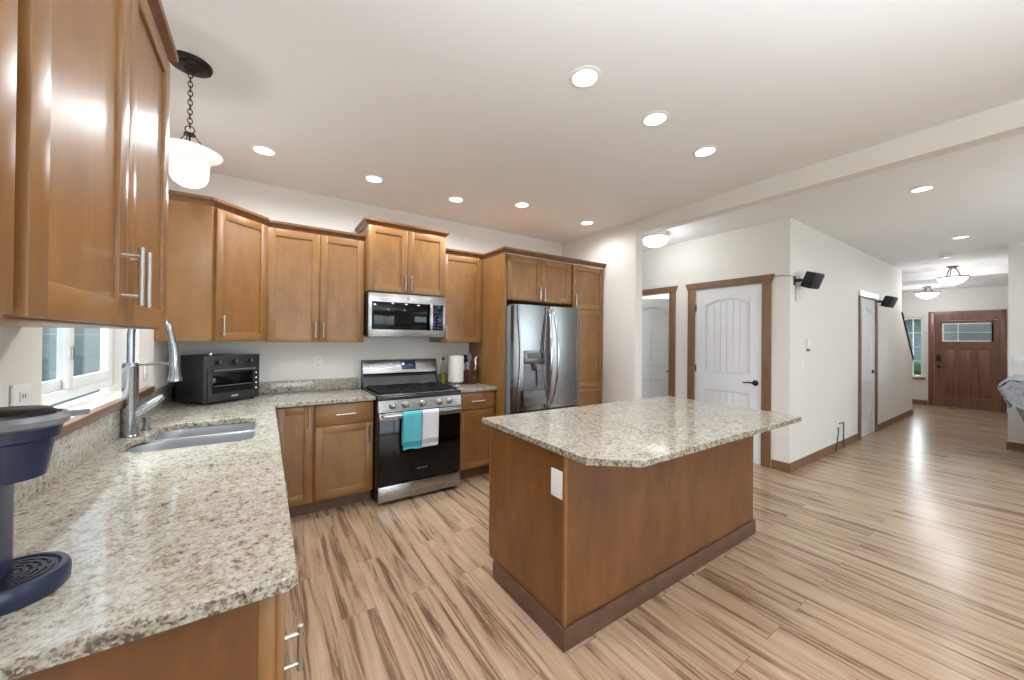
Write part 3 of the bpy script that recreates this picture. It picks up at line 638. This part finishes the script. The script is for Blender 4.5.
# ------------------------------------------------------------------ interior doors
def arch(x0, x1, z0, z1, rise, n_=14):
    return [(x0, z0), (x1, z0), (x1, z1-rise)]+[(x1-(x1-x0)*k/n_, z1-rise+rise*math.sin(PI*k/n_)) for k in range(1, n_)]+[(x0, z1-rise)]
def leaf(parent, W, Hd, th=.035):
    g = G(); st = .125; y0 = 0
    g.box(0, W, .013, th, 0, Hd)                                     # core
    g.box(0, st, y0, .013, 0, Hd); g.box(W-st, W, y0, .013, 0, Hd)   # stiles
    g.box(st, W-st, y0, .013, 0, .24); g.box(st, W-st, y0, .013, .80, 1.0)
    n_ = 14; zt = Hd-.13; rise = .075
    top = [(st, Hd), (st, zt-rise)]+[(st+(W-2*st)*k/n_, zt-rise+rise*math.sin(PI*k/n_)) for k in range(1, n_)]+[(W-st, zt-rise), (W-st, Hd)]
    for k in range(len(top)-3):                                        # arched top rail, in strips
        (a, za), (b, zb_) = top[k+1], top[k+2]; g.prism([(a, za), (b, zb_), (b, Hd), (a, Hd)], y0, .013, 'y')
    def planks(x0, x1, z0, fz):
        n2 = 6; w_ = (x1-x0)/n2
        for i in range(n2):
            a, b = x0+i*w_+.004, x0+(i+1)*w_-.004; g.prism([(a, z0), (b, z0), (b, fz(b)), (a, fz(a))], .006, .0132, 'y')
    fa = lambda x: zt-rise-.035+rise*math.sin(PI*(x-st)/(W-2*st))
    planks(st+.035, W-st-.035, 1.035, fa); planks(st+.035, W-st-.035, .275, lambda x: .765)
    # moulding bead round each panel
    for lp in ([(st+.016, 1.016), (W-st-.016, 1.016), (W-st-.016, zt-rise-.012)]+[(W-st-.016-(W-2*st-.032)*k/n_, zt-rise-.014+rise*math.sin(PI*k/n_)) for k in range(1, n_)]+[(st+.016, zt-rise-.012)], [(st+.016, .256), (W-st-.016, .256), (W-st-.016, .784), (st+.016, .784)]):
        pts = [(x, .010, z) for x, z in lp]; g.tube(pts+[pts[0]], .009, 6, 0, False)
    return g.build('door_leaf', 'white_door_paint', parent, True, 30)
def lever(parent, x, z, d=-1, y=0., mat='bronze'):
    g = G(); g.lathe([(.033, 0), (.033, .006), (.024, .012), (.010, .014), (.010, .05), (.001, .05)], (x, y, z), 20, ax=Matrix.Rotation(PI/2, 3, 'X'))
    g.tube([(x, y-.045, z), (x+d*.04, y-.050, z+.004), (x+d*.115, y-.045, z-.002)], [.011, .009, .007], 10); return g.build('door_handle', mat, parent)
def casing(parent, W, Hd, y=-.02, wd=.092, head=True, sides=(True, True), mat='trim_wood', hm=None):
    g = G()
    if sides[0]: g.box(-wd-.004, -.004, y, -.0005, .0, Hd+.006, 0, .002)
    if sides[1]: g.box(W+.004, W+.004+wd, y, -.0005, .0, Hd+.006, 0, .002)
    if g.v: g.build('door_casing', mat, parent)
    if head:
        g = G(); g.prism([(-wd-.008, Hd+.007), (W+wd+.008, Hd+.007), (W+wd+.035, Hd+.085), (-wd-.035, Hd+.085)], y-.006, -.0005, 'y'); g.build('head_casing', hm or mat, parent, False)
dn = thing('door_1', 'closed white arch-panel door with brown casing beside the island', 'door', (XD, 2.658, .002), -PI/2, None, 'structure')
W_ = .776; lf = leaf(dn, W_-.006, 2.068); lf.location = (.003, .012, 0); lh = lever(lf, W_-.07, .925, -1)
casing(dn, W_, 2.07)
for z in (.25, 1.05, 1.83):
    G().box(.0, .012, -.003, .004, z-.045, z+.045).build('hinge', 'bronze', dn, False)
# partly open door and its casing
dn = thing('door_2', 'brown cased doorway with white arch-panel door standing ajar inside', 'door', (XD, 3.828, .002), -PI/2, None, 'structure')
casing(dn, .796, 2.07)
lf = leaf(dn, .78, 2.06); lf.location = (.008, .06, 0); lf.rotation_euler = (0, 0, math.radians(48)); lever(lf, .78-.07, .925, -1)
# hall door
dn = thing('door_3', 'narrow looking white panel door far along the hallway wall', 'door', (7.182, 1.614, .002), 0, None, 'structure')
lf = leaf(dn, .77, 2.066); lf.location = (.003, .012, 0); lever(lf, .70, .95, -1)
casing(dn, .776, 2.07, -.022, .075, hm='white_door_paint')
for (nm, x0, y0, z0, lb) in (('robe_hook', 5.999, 3.84, 2.06, 'upper black hook on the wall inside the doorway'), ('robe_hook', 5.999, 3.92, 1.87, 'lower black hook on the wall inside the doorway')):
    t = thing(nm, lb, 'hook', (x0, y0, z0), -PI/2)
    G().lathe([(.03, 0), (.03, .008), (.001, .01)], (0, 0, 0), 16, ax=Matrix.Rotation(PI/2, 3, 'X')).build('hook_plate', 'bronze', t)
    G().tube([(0, -.008, 0), (0, -.07, -.03), (0, -.10, .0), (0, -.10, .03)], .011, 8).build('hook_arm', 'bronze', t)

# front door
dn = thing('door_4', 'brown wooden front door with small divided window at hall end', 'front door', (XE, 1.568, .002), -PI/2, None, 'structure'); W_ = .905
g = G(); w0, w1, wz0, wz1 = .12, .80, 1.45, 1.83; st = .12
g.box(.004, W_-.004, .010, .045, 0, 1.45); g.box(.004, st+.0, .010, .045, 1.45, 2.03); g.box(W_-st+.03, W_-.004, .010, .045, 1.45, 2.03); g.box(st, W_-st+.03, .010, .045, 1.83, 2.03)
g.box(.004, st, 0, .010, 0, 2.03); g.box(W_-st, W_-.004, 0, .010, 0, 2.03); g.box(st, W_-st, 0, .010, 0, .24); g.box(st, W_-st, 0, .010, 1.28, 1.44); g.box(st, W_-st, 0, .010, 1.84, 2.03)
pw = (W_-2*st-.10)/3
for i in range(2): x = st+(i+1)*pw+i*.05; g.box(x, x+.05, 0, .010, .24, 1.28)
lf = g.build('door_leaf', 'front_door_wood', dn, False)
for i in range(3): x = st+i*(pw+.05); G().box(x+.018, x+pw-.018, .002, .0098, .262, 1.258, 0, .003).build('raised_panel', 'front_door_wood', lf)
G().box(st-.002, W_-st+.032, .022, .028, 1.45, 1.83).build('door_window', 'textured_glass', lf, False)
g = G(); g.box(st-.005, W_-st+.03, .0, .012, 1.44, 1.465); g.box(st-.005, W_-st+.03, .0, .012, 1.815, 1.84); g.box(st-.005, st+.02, .0, .012, 1.465, 1.815); g.box(W_-st+.005, W_-st+.03, .0, .012, 1.465, 1.815)
g.box(st+.02, W_-st+.005, .004, .014, 1.632, 1.646); g.box(st+.22, st+.232, .004, .014, 1.465, 1.815); g.build('window_muntins', 'vinyl_white', lf, False)
g = G(); g.tube([(.10, -.04, 1.893), (W_-.06, -.04, 1.893)], .007, 8); g.tube([(.12, -.04, 1.893), (.12, .0, 1.893)], .006, 8); g.tube([(W_-.08, -.04, 1.893), (W_-.08, .0, 1.893)], .006, 8)
for x in (.095, W_-.055): g.lathe([(.001, -.018), (.014, -.01), (.018, 0), (.014, .01), (.001, .018)], (x, -.04, 1.893), 12)
g.build('curtain_rod', 'nickel', lf)
G().box(.035, .105, -.03, -.001, 1.0, 1.16, 0, .008).build('keypad_lock', 'black_plastic', lf); lever(lf, .07, .88, 1)
g = G(); g.box(-.085, .002, -.018, -.0005, 0, 2.105, 0, .002); g.box(W_-.002, W_+.07, -.018, -.0005, 0, 2.105, 0, .002); g.build('door_casing', 'front_door_wood', dn); G().box(.0025, W_-.0025, -.018, -.0005, 2.028, 2.105).build('head_casing', 'front_door_wood', dn, False)
# entry window
wn = thing('window_2', 'narrow white gridded window left of the front door', 'window', (XE+.03, 2.07, .62), -PI/2, None, 'structure'); W_ = .34; Hh = 1.38
g = G(); g.box(.002, .04, 0, .05, .002, Hh-.002); g.box(W_-.04, W_-.002, 0, .05, .002, Hh-.002); g.box(.04, W_-.04, 0, .05, .002, .04); g.box(.04, W_-.04, 0, .05, Hh-.04, Hh-.002); g.build('window_frame', 'vinyl_white', wn, False)
g = G(); g.box(W_/2-.008, W_/2+.008, .008, .03, .04, Hh-.04)
for z in (.36, .69, 1.02): g.box(.04, W_-.04, .008, .03, z-.010, z+.010)
g.build('muntins', 'vinyl_white', wn, False); G().box(.038, W_-.038, .032, .036, .038, Hh-.038).build('pane', 'window_glass', wn, False)
tag(G().box(XE-.06, XE-.0005, 1.69, 2.11, .575, .618, 0, .004).build('trim_3', 'trim_wood'), 'brown sill board under the narrow entry window', 'window sill', kind='structure')
g = G(); g.prism([(9.70, 1.975), (10.64, 1.10), (10.64, 1.07), (9.70, 1.945)], 1.595, 1.75, 'y'); tag(g.build('trim_4', 'bronze', smooth=False), 'dark sloping cap along the stair half wall', 'stair trim', kind='structure')

# rear openings (behind the viewer; they light and reflect in the kitchen)
t = thing('door_5', 'white framed sliding glass patio door behind the viewer', 'door', (-.1, -3.48, 0), 0, None, 'structure'); g = G()
for (a0, a1) in ((.002, .08), (1.16, 1.24), (2.32, 2.398)): g.box(a0, a1, 0, .05, .002, 2.078)
g.box(.08, 2.32, 0, .05, .002, .08); g.box(.08, 2.32, 0, .05, 2.0, 2.078); g.build('door_frame', 'vinyl_white', t, False); G().box(.08, 2.32, .022, .028, .08, 2.0).build('pane', 'window_glass', t, False)
t = thing('window_3', 'white framed living room window behind the viewer', 'window', (4.8, -3.48, .75), 0, None, 'structure'); g = G()
for (a0, a1) in ((.002, .06), (1.37, 1.43), (2.74, 2.798)): g.box(a0, a1, 0, .05, .002, 1.448)
g.box(.06, 2.74, 0, .05, .002, .06); g.box(.06, 2.74, 0, .05, 1.39, 1.448); g.build('window_frame', 'vinyl_white', t, False); G().box(.06, 2.74, .022, .028, .06, 1.39).build('pane', 'window_glass', t, False)

# ------------------------------------------------------------------ toaster oven
t = thing('toaster_oven', 'dark grey toaster oven standing angled in the counter corner', 'toaster oven', (-.362, 3.362, .9145), math.radians(36)); W_, Dp, Ht = .40, .33, .355
g = G(); g.box(.002, W_-.002, .02, Dp, .018, Ht-.004, 0, .006); g.build('oven_body', 'charcoal_metal', t)
g = G(); g.box(0, W_, 0, .024, .014, Ht, 0, .005); g.build('front_frame', 'charcoal_metal', t)
g = G()
for k in range(12): g.box(.0005, .0018, .10, .26, .06+k*.02, .068+k*.02)
g.build('side_vents', 'black_plastic', t, False)
dd = G().box(.022, W_-.012, -.010, -.0008, .030, .262, 0, .003).build('oven_door', 'charcoal_metal', t)
G().box(.050, W_-.062, -.0125, -.0105, .080, .225, 0, .001).build('door_window', 'black_glass', dd)
g = G(); g.tube([(.045, -.035, .248), (W_-.06, -.035, .248)], .008, 10); g.tube([(.055, -.035, .248), (.055, -.01, .248)], .006, 8); g.tube([(W_-.07, -.035, .248), (W_-.07, -.01, .248)], .006, 8); g.build('door_handle', 'dark_stainless', dd)
g = G(); g.box(.06, W_-.07, -.0142, -.0128, .128, .134); g.build('rack_line', 'stainless', dd, False)
g = G()
for k in range(6): g.box(.182+k*.008, .188+k*.008, -.0118, -.0103, .045, .053)
g.build('logo', 'white_plastic', dd, False)
for x in (.092, .205, .318):
    g = G(); g.lathe([(.026, 0), (.026, .004), (.019, .006), (.017, .022), (.001, .024)], (x, -.0008, .308), 20, ax=Matrix.Rotation(PI/2, 3, 'X')); k_ = g.build('knob', 'black_plastic', t)
    G().box(x-.003, x+.003, -.031, -.0252, .292, .324, 0, .001).build('knob_grip', 'grey_plastic', k_)
for k in range(4): g = G(); g.lathe([(.004, 0), (.004, .002), (.001, .003)], (W_-.035, -.0105, .09+k*.04), 10, ax=Matrix.Rotation(PI/2, 3, 'X')); g.build('indicator', 'led_dot', dd)
for q in ((.03, .04), (W_-.03, .04), (.03, Dp-.04), (W_-.03, Dp-.04)): G().lathe([(.014, 0), (.014, .0145), (.001, .0145)], (q[0], q[1], 0), 12).build('foot', 'black_plastic', t)
g = G((-.33, 3.42, 1.2705)); g.lathe([(.010, 0), (.010, .012), (.006, .018), (.001, .02)], (-.33, 3.42, 1.2705), 12); tag(g.build('bottle_cap', 'chrome'), 'tiny silver cap lying on top of the toaster oven', 'bottle cap')

# ------------------------------------------------------------------ coffee maker (nearest object, left edge)
t = thing('coffee_maker', 'navy blue pod coffee maker on the near counter end', 'coffee maker', (-.405, 1.105, .9145))
G().lathe([(.078, 0), (.082, .006), (.083, .030), (.079, .040), (.070, .041), (.066, .037), (.001, .037)], (0, 0, 0), 48).build('drip_tray', 'navy_plastic', t)
g = G()
for r_ in (.015, .026, .037, .048, .059): g.lathe([(r_-.003, .0372), (r_-.003, .0395), (r_+.003, .0395), (r_+.003, .0372)], (0, 0, 0), 40, 0, False, False)
for k in range(6): a = PI*k/6; g.T = Matrix.Rotation(a, 4, 'Z'); g.box(-.062, .062, -.002, .002, .0374, .039)
g.T = None; g.build('drip_grille', 'navy_dark', t)
g = G(); g.prism(rrect(-.150, .002, -.05, .05, (.02, .02, .03, .02), 5), .0375, .335); g.build('column', 'navy_plastic', t, True, 40)
G().lathe([(.046, .220), (.050, .222), (.060, .292), (.067, .296), (.069, .316), (.001, .316)], (0, 0, 0), 44).build('brew_head', 'navy_plastic', t)
G().lathe([(.070, .3165), (.078, .322), (.080, .332), (.074, .341), (.068, .342), (.066, .338), (.001, .336)], (0, 0, 0), 48).build('lid_rim', 'grey_plastic', t)
G().lathe([(.065, .3365), (.065, .346), (.058, .351), (.001, .352)], (-.004, -.004, 0), 44).build('lid', 'black_plastic', t)
g = G(); g.prism([(.045, .052), (.066, .036), (.088, .058), (.090, .066), (.082, .070), (.055, .064)], .324, .334); g.build('lid_handle', 'grey_plastic', t, True, 40)

# ------------------------------------------------------------------ items right of range
t = thing('oil_bottle', 'clear bottle of yellow-green oil with black cap beside the range', 'bottle', (1.578, 3.665, .9145))
G().lathe([(.030, 0), (.032, .004), (.032, .17), (.026, .20), (.013, .225), (.013, .262), (.001, .262)], (0, 0, 0), 24).build('bottle_body', 'bottle_glass', t)
G().lathe([(.001, .004), (.028, .004), (.028, .115), (.001, .115)], (0, 0, 0), 24).build('oil', 'oil', t)
G().lathe([(.015, .2625), (.015, .292), (.001, .294)], (0, 0, 0), 16).build('cap', 'black_plastic', t)
t = thing('paper_towel_holder', 'white paper towel roll on chrome stand', 'paper towels', (1.698, 3.60, .9145))
G().lathe([(.080, 0), (.080, .006), (.072, .012), (.02, .016), (.001, .016)], (0, 0, 0), 28).build('stand_base', 'chrome', t)
G().lathe([(.006, .016), (.006, .332), (.012, .338), (.001, .346)], (0, 0, 0), 12).build('stand_rod', 'chrome', t)
G().lathe([(.022, .032), (.080, .032), (.083, .040), (.083, .302), (.080, .310), (.022, .310)], (0, 0, 0), 36, 0, False, False).build('paper_roll', 'paper', t)
t = thing('utensil_box', 'dark wooden square box holding kitchen utensils', 'utensil holder', (1.868, 3.60, .9145), .25)
g = G(); g.box(-.058, .058, -.058, .058, 0, .012); g.box(-.058, -.048, -.058, .058, .012, .15, 0, .001); g.box(.048, .058, -.058, .058, .012, .15, 0, .001); g.box(-.048, .048, -.058, -.048, .012, .15); g.box(-.048, .048, .048, .058, .012, .15); g.build('box_body', 'block_wood', t)
g = G(); g.lathe([(.012, 0), (.012, .001), (.001, .0015)], (.005, -.0582, .07), 14, ax=Matrix.Rotation(PI/2, 3, 'X')); g.build('badge', 'grey_plastic', t)
def utensil(name, label, cat, px, py, tx, ty, L, head, mat):
    o = Vector((1.868+px, 3.60+py, .928)); d = Vector((tx, ty, 1)).normalized(); T = Matrix.Translation(o) @ Vector((0, 0, 1)).rotation_difference(d).to_matrix().to_4x4()
    t = thing(name, label, cat, o); g = G(o); g.T = T; g.tube([(0, 0, 0), (0, 0, L)], .005, 8); g.o = o; h = g.build('handle', mat, None); h.location = (0, 0, 0); h.parent = t
    g = G(o); g.T = T
    if head == 'spoon':
        g.rings([[(r*math.cos(2*PI*k/16), .004*math.sin(2*PI*k/16)+off, L+z) for k in range(16)] for r, z, off in ((.006, 0, 0), (.018, .02, .003), (.028, .045, .006), (.026, .07, .004), (.012, .088, 0))])
    elif head == 'whisk':
        for k in range(5):
            a = PI*k/5; g.tube([(math.cos(a)*.026*math.sin(PI*u/12)*q_, math.sin(a)*.026*math.sin(PI*u/12)*q_, L+.10*(math.sin(PI*u/24))) for u in range(13) for q_ in (1,)], .0018, 5)
            g.tube([(-math.cos(a)*.026*math.sin(PI*u/12), -math.sin(a)*.026*math.sin(PI*u/12), L+.10*(math.sin(PI*u/24))) for u in range(13)], .0018, 5)
    elif head == 'turner': g.box(-.032, .032, -.0015, .0015, L, L+.085, 0, .001)
    elif head == 'ladle': g.lathe([(.006, 0), (.024, .008), (.032, .03), (.030, .032), (.022, .012), (.002, .006)], (0, .02, L-.005), 16)
    h = g.build('head', mat, None); h.location = (0, 0, 0); h.parent = t
utensil('serving_spoon', 'steel serving spoon rising from right of utensil box', 'utensil', .02, -.01, .22, -.05, .20, 'spoon', 'chrome')
utensil('whisk', 'steel whisk in the middle of utensil box', 'utensil', 0, .02, .02, .02, .20, 'whisk', 'chrome')
utensil('spatula', 'black spatula at left of utensil box', 'utensil', -.03, 0, -.12, .04, .22, 'turner', 'black_plastic')
utensil('ladle', 'steel ladle hanging over right rim of utensil box', 'utensil', .03, .02, .30, -.02, .17, 'ladle', 'chrome')
utensil('slotted_spoon', 'dark grey spoon at the back of utensil box', 'utensil', -.01, -.03, -.02, .06, .24, 'spoon', 'grey_plastic')

# ------------------------------------------------------------------ lamps
def ring_light(loc, power, label, grp, r=.062):
    t = thing('recessed_light', label, 'ceiling light', (loc[0], loc[1], CEIL), 0, grp)
    G().lathe([(r, -.0005), (r+.018, -.0005), (r+.018, -.004), (r, -.008)], (0, 0, 0), 36, 0, False, False).build('trim_ring', 'white_plastic', t)
    G().lathe([(r, -.0025), (r, -.006), (.001, -.007)], (0, 0, 0), 36).build('diffuser', 'lamp_diffuser', t)
    lamp(t, (0, 0, -.03), power, .06)
K = 15; UP = 128
names_ = ['recessed ceiling light above the corner cabinet', 'recessed ceiling light above the double wall cabinet', 'recessed ceiling light above the microwave cabinet', 'recessed ceiling light in front of the refrigerator panel', 'recessed ceiling light nearest the pantry cabinet',
          'largest recessed ceiling light, above the island left end', 'recessed ceiling light above the island middle', 'recessed ceiling light above the island right end', 'recessed ceiling light in hallway nearer the beam', 'recessed ceiling light in hallway nearer the bowl lamps']
for nm_, (x, y), p_ in zip(names_, [(-.025, 3.169), (.741, 3.202), (1.501, 3.218), (2.10, 2.97), (3.03, 2.998), (1.335, 1.344), (1.934, 1.356), (2.556, 1.389), (4.709, .662), (7.259, .689)], [27, 27, 28, 27, 15, 11, 11, 11, 9, 9]):
    ring_light((x, y), p_, nm_, 'round recessed ceiling lights')
for (x, y) in ((1.3, -.6), (2.5, -.6), (.55, .9)): ring_light((x, y), 22, 'added recessed fill light out of view', 'fill lights added out of view')  # unseen downlights added to brighten the room

# torchiere lamps added out of view to brighten the ceiling
def fill_torchiere(x, y, label, power):
    t = thing('fill_floor_lamp', label, 'floor lamp', (x, y, .001), 0, 'fill uplights added out of view')
    G().lathe([(.14, 0), (.14, .012), (.03, .025), (.012, .03), (.012, 1.72), (.001, 1.72)], (0, 0, 0), 28).build('lamp_stand', 'bronze', t)
    G().lathe([(.02, 1.722), (.10, 1.76), (.17, 1.83), (.165, 1.83), (.09, 1.765), (.001, 1.735)], (0, 0, 0), 32).build('lamp_shade', 'white_plastic', t)
    l = lamp(t, (0, 0, 1.86), power, .12, 'SPOT', (.86, .935, 1), 165); l.rotation_euler = (PI, 0, 0)
fill_torchiere(-.36, .12, 'added fill uplight behind the viewer near the sink wall', UP*1.45)
fill_torchiere(1.25, -.72, 'added fill uplight behind the viewer in the middle of the room', UP*.65)
fill_torchiere(5.4, -1.6, 'added fill uplight in the living area outside the right edge', UP*.75)
fill_torchiere(9.3, -1.6, 'added fill uplight in the far living area behind the wall end', UP*.45)

# pendant over the sink
t = thing('pendant_light', 'hanging frosted glass bell pendant over the sink', 'pendant lamp', (-.32, 2.37, CEIL))
G().lathe([(.001, -.040), (.022, -.040), (.030, -.032), (.058, -.028), (.062, -.020), (.082, -.016), (.086, -.001)], (0, 0, 0), 36, 0, True, True).build('canopy', 'bronze', t)
g = G(); z = -.045
for i in range(12):
    a = (i % 2)*PI/2; ux, uy = math.cos(a), math.sin(a); pts = [(ux*.009*math.cos(2*PI*k/12), uy*.009*math.cos(2*PI*k/12), z-.0135+.0155*math.sin(2*PI*k/12)) for k in range(13)]
    g.tube(pts, .0022, 6, 0, False); z -= .0225
g.build('chain', 'bronze', t)
g = G(); pts = [(.018*math.cos(2*PI*k/16), 0, z-.012+.018*math.sin(2*PI*k/16)) for k in range(17)]; g.tube(pts, .0025, 6, 0, False)
zc = z-.032; g.lathe([(.022, zc), (.024, zc-.006), (.001, zc-.008)], (0, 0, 0), 16); zr = -.432
for k in range(3): a = 2*PI*k/3+.5; g.tube([(.018*math.cos(a), .018*math.sin(a), zc), (.092*math.cos(a), .092*math.sin(a), zr+.006)], .0022, 6)
g.tube([(0, 0, zc), (0, 0, zr-.02)], .004, 6); g.build('suspension', 'bronze', t)
pr = [(.126, 0), (.130, -.005), (.124, -.014), (.104, -.024), (.086, -.038), (.079, -.06), (.078, -.095), (.075, -.125), (.063, -.150), (.040, -.167), (.001, -.173)]
sh = G().lathe([(r, zr+z_) for r, z_ in pr], (0, 0, 0), 48, 0, False, True).build('glass_shade', 'frosted_glass_lit', t)
lamp(t, (0, 0, -.66), 6, .07, 'POINT')
# semi-flush bowls
def bowl_lamp(x, y, zc_, rim, label, r=.20, power=14):
    t = thing('bowl_ceiling_light', label, 'ceiling light', (x, y, zc_), 0, 'glass bowl ceiling lights by the entry')
    G().lathe([(.001, -.035), (.03, -.035), (.07, -.015), (.075, -.001)], (0, 0, 0), 28).build('canopy', 'bronze', t)
    for k in range(3): a = 2*PI*k/3+.4; G().tube([(.03*math.cos(a), .03*math.sin(a), -.03), (.06*math.cos(a), .06*math.sin(a), -.08), (.10*math.cos(a), .10*math.sin(a), rim)], .007, 8).build('arm', 'bronze', t)
    G().lathe([(r, rim-.006), (r+.012, rim-.002), (r+.012, rim+.010), (r-.012, rim+.012), (r-.012, rim-.006)], (0, 0, 0), 40, 0, False, False).build('rim', 'bronze', t)
    G().lathe([(r-.006, rim-.003), (r*.9, rim-.04), (r*.68, rim-.085), (r*.36, rim-.115), (.001, rim-.125)], (0, 0, 0), 40, 0, False, True).build('glass_bowl', 'bowl_glass_lit', t)
    lamp(t, (0, 0, rim-.17), power, .12, 'POINT')
bowl_lamp(9.9, 1.035, CEIL, -.20, 'nearer and larger glass bowl ceiling light before the front door', .185)
bowl_lamp(11.6, 1.555, 2.60, -.135, 'farther and smaller glass bowl ceiling light before the front door', .18)
t = thing('flush_ceiling_light', 'round flush ceiling light half hidden by the kitchen wall stub', 'ceiling light', (4.08, 2.84, CEIL))
G().lathe([(.165, -.001), (.165, -.02), (.150, -.045), (.001, -.045)], (0, 0, 0), 36).build('base_pan', 'nickel', t)
G().lathe([(.148, -.046), (.150, -.07), (.130, -.115), (.08, -.145), (.001, -.155)], (0, 0, 0), 36, 0, False, True).build('glass_dome', 'bowl_glass_lit', t); lamp(t, (0, 0, -.22), 8, .12, 'POINT')
t = thing('laundry_fill_light', 'added fill light hidden inside the room behind the ajar door', 'ceiling light', (5.3, 3.9, CEIL))  # unseen lamp added to light up the room behind the ajar door
G().lathe([(.15, -.001), (.15, -.03), (.10, -.08), (.001, -.09)], (0, 0, 0), 32).build('glass_dome', 'bowl_glass_lit', t); lamp(t, (0, 0, -.2), 26, .12, 'POINT')
t = thing('smoke_detector', 'small grey-white smoke detector on hallway ceiling before bowl lamps', 'smoke detector', (8.56, .96, CEIL))
G().lathe([(.075, -.001), (.075, -.022), (.062, -.036), (.001, -.038)], (0, 0, 0), 28).build('detector_body', 'white_plastic', t)
G().lathe([(.060, -.0365), (.058, -.041), (.040, -.043), (.001, -.043)], (0, 0, 0), 28).build('detector_cover', 'grey_plastic', t)

# ------------------------------------------------------------------ speakers
def speaker(loc, rz, label, tilt=14):
    t = thing('wall_speaker', label, 'speaker', loc, 0, 'black speakers on the hallway wall')
    G().box(-.03, .03, -.008, -.0005, -.05, .05, 0, .003).build('wall_plate', 'black_plastic', t)
    G().tube([(0, -.008, 0), (0, -.055, .0), (.05, -.085, .0)], [.02, .018, .014], 10).build('swivel_arm', 'black_plastic', t)
    T = Matrix.Translation((.11, -.125, 0)) @ Matrix.Rotation(rz, 4, 'Z') @ Matrix.Rotation(math.radians(tilt), 4, 'X')
    g = G(); g.T = T; g.box(-.085, .085, -.05, .05, -.085, .085, 0, .010); c = g.build('speaker_case', 'black_plastic', t)
    g = G(); g.T = T; g.box(-.076, .076, -.058, -.0505, -.076, .076, 0, .004); g.build('speaker_grille', 'charcoal_metal', c)
speaker((4.80, 1.613, 2.075), math.radians(-10), 'black speaker near the wall corner, aimed down the room', 22)
speaker((8.02, 1.613, 2.05), math.radians(-10), 'black speaker beside the far hallway door', 22)
g = G((XD-.004, 1.70, 2.13)); g.tube([(XD-.006, 1.78, 2.125), (XD-.006, 1.70, 2.13), (XD-.006, 1.612, 2.12), (4.70, 1.607, 2.115), (4.77, 1.605, 2.105)], .003, 6); tag(g.build('speaker_wire', 'grey_plastic'), 'thin grey wire running from door casing to near speaker', 'wire')
t = tag(G((4.83, 1.612, 1.93)).box(4.815, 4.85, 1.607, 1.613, 1.86, 2.02, 0, .001).build('cable_cover', 'nickel'), 'short grey cable cover on wall below near speaker', 'cable cover')

# ------------------------------------------------------------------ sofa at right edge
t = thing('sofa', 'grey fabric sofa with slanted back at the right edge', 'sofa', (6.95, -.30, .001)); SW = 1.15
def prof(name, poly, x0, x1, mat, sub=2):
    g = G(); g.prism(poly, x0, x1, 'x'); o = g.build(name, mat, t, True, 50)
    b = o.modifiers.new('soft', 'BEVEL'); b.width = .03; b.segments = 3; b.limit_method = 'ANGLE'; return o
prof('sofa_back', [(.22, .08), (.36, .08), (.60, .78), (.66, .90), (.60, .97), (.50, .95), (.22, .40)], .0, SW, 'sofa_fabric')
prof('seat', [(-.55, .10), (.21, .10), (.21, .44), (-.55, .44)], .0, SW, 'sofa_fabric')
prof('seat_cushion', [(-.56, .45), (.20, .45), (.26, .56), (-.56, .57)], .02, SW-.02, 'sofa_fabric')
for x in (.05, SW-.11):
    for y in (-.50, .14): G().box(x, x+.06, y, y+.06, 0, .099, 0, .004).build('leg', 'leather_dark', t)
g = G((7.2, .35, .9)); nn, mm = 12, 16; vs = []
for i in range(nn+1):
    for j in range(mm+1):
        u = i/nn; v_ = j/mm; x = 6.93+.9*u
        pr_ = [(-.03, .62), (.09, .82), (.195, .975), (.295, .995), (.378, .915), (.335, .80), (.295, .69)]
        k = v_*6; a = min(int(k), 5); f_ = k-a; y = pr_[a][0]*(1-f_)+pr_[a+1][0]*f_; z = pr_[a][1]*(1-f_)+pr_[a+1][1]*f_
        vs.append((x, y+.005*math.sin(u*20+v_*5)+.004, z+.006*math.sin(u*13+v_*3)+.004))
fs = [(i*(mm+1)+j, (i+1)*(mm+1)+j, (i+1)*(mm+1)+j+1, i*(mm+1)+j+1) for i in range(nn) for j in range(mm)]
g.add(vs, fs); g.mi = [0 if (q % mm) < 10 else 1 for q in range(len(fs))]; o = g.build('throw_blanket', ['throw_light', 'throw_weave'], None, True, 80)
s2 = o.modifiers.new('thick', 'SOLIDIFY'); s2.thickness = .02; s2.offset = 1
tag(o, 'light blue-grey throw draped over top of the sofa back', 'blanket')

g = G((7.2, .35, .9)); g.prism([(.372, .912), (.30, .992), (.20, .978), (.08, .81), (.17, .66), (.29, .72), (.335, .80)], 6.912, 6.928, 'x'); f2 = g.build('throw_fold', 'throw_weave', None, False); f2.location = (0, 0, 0); f2.parent = o
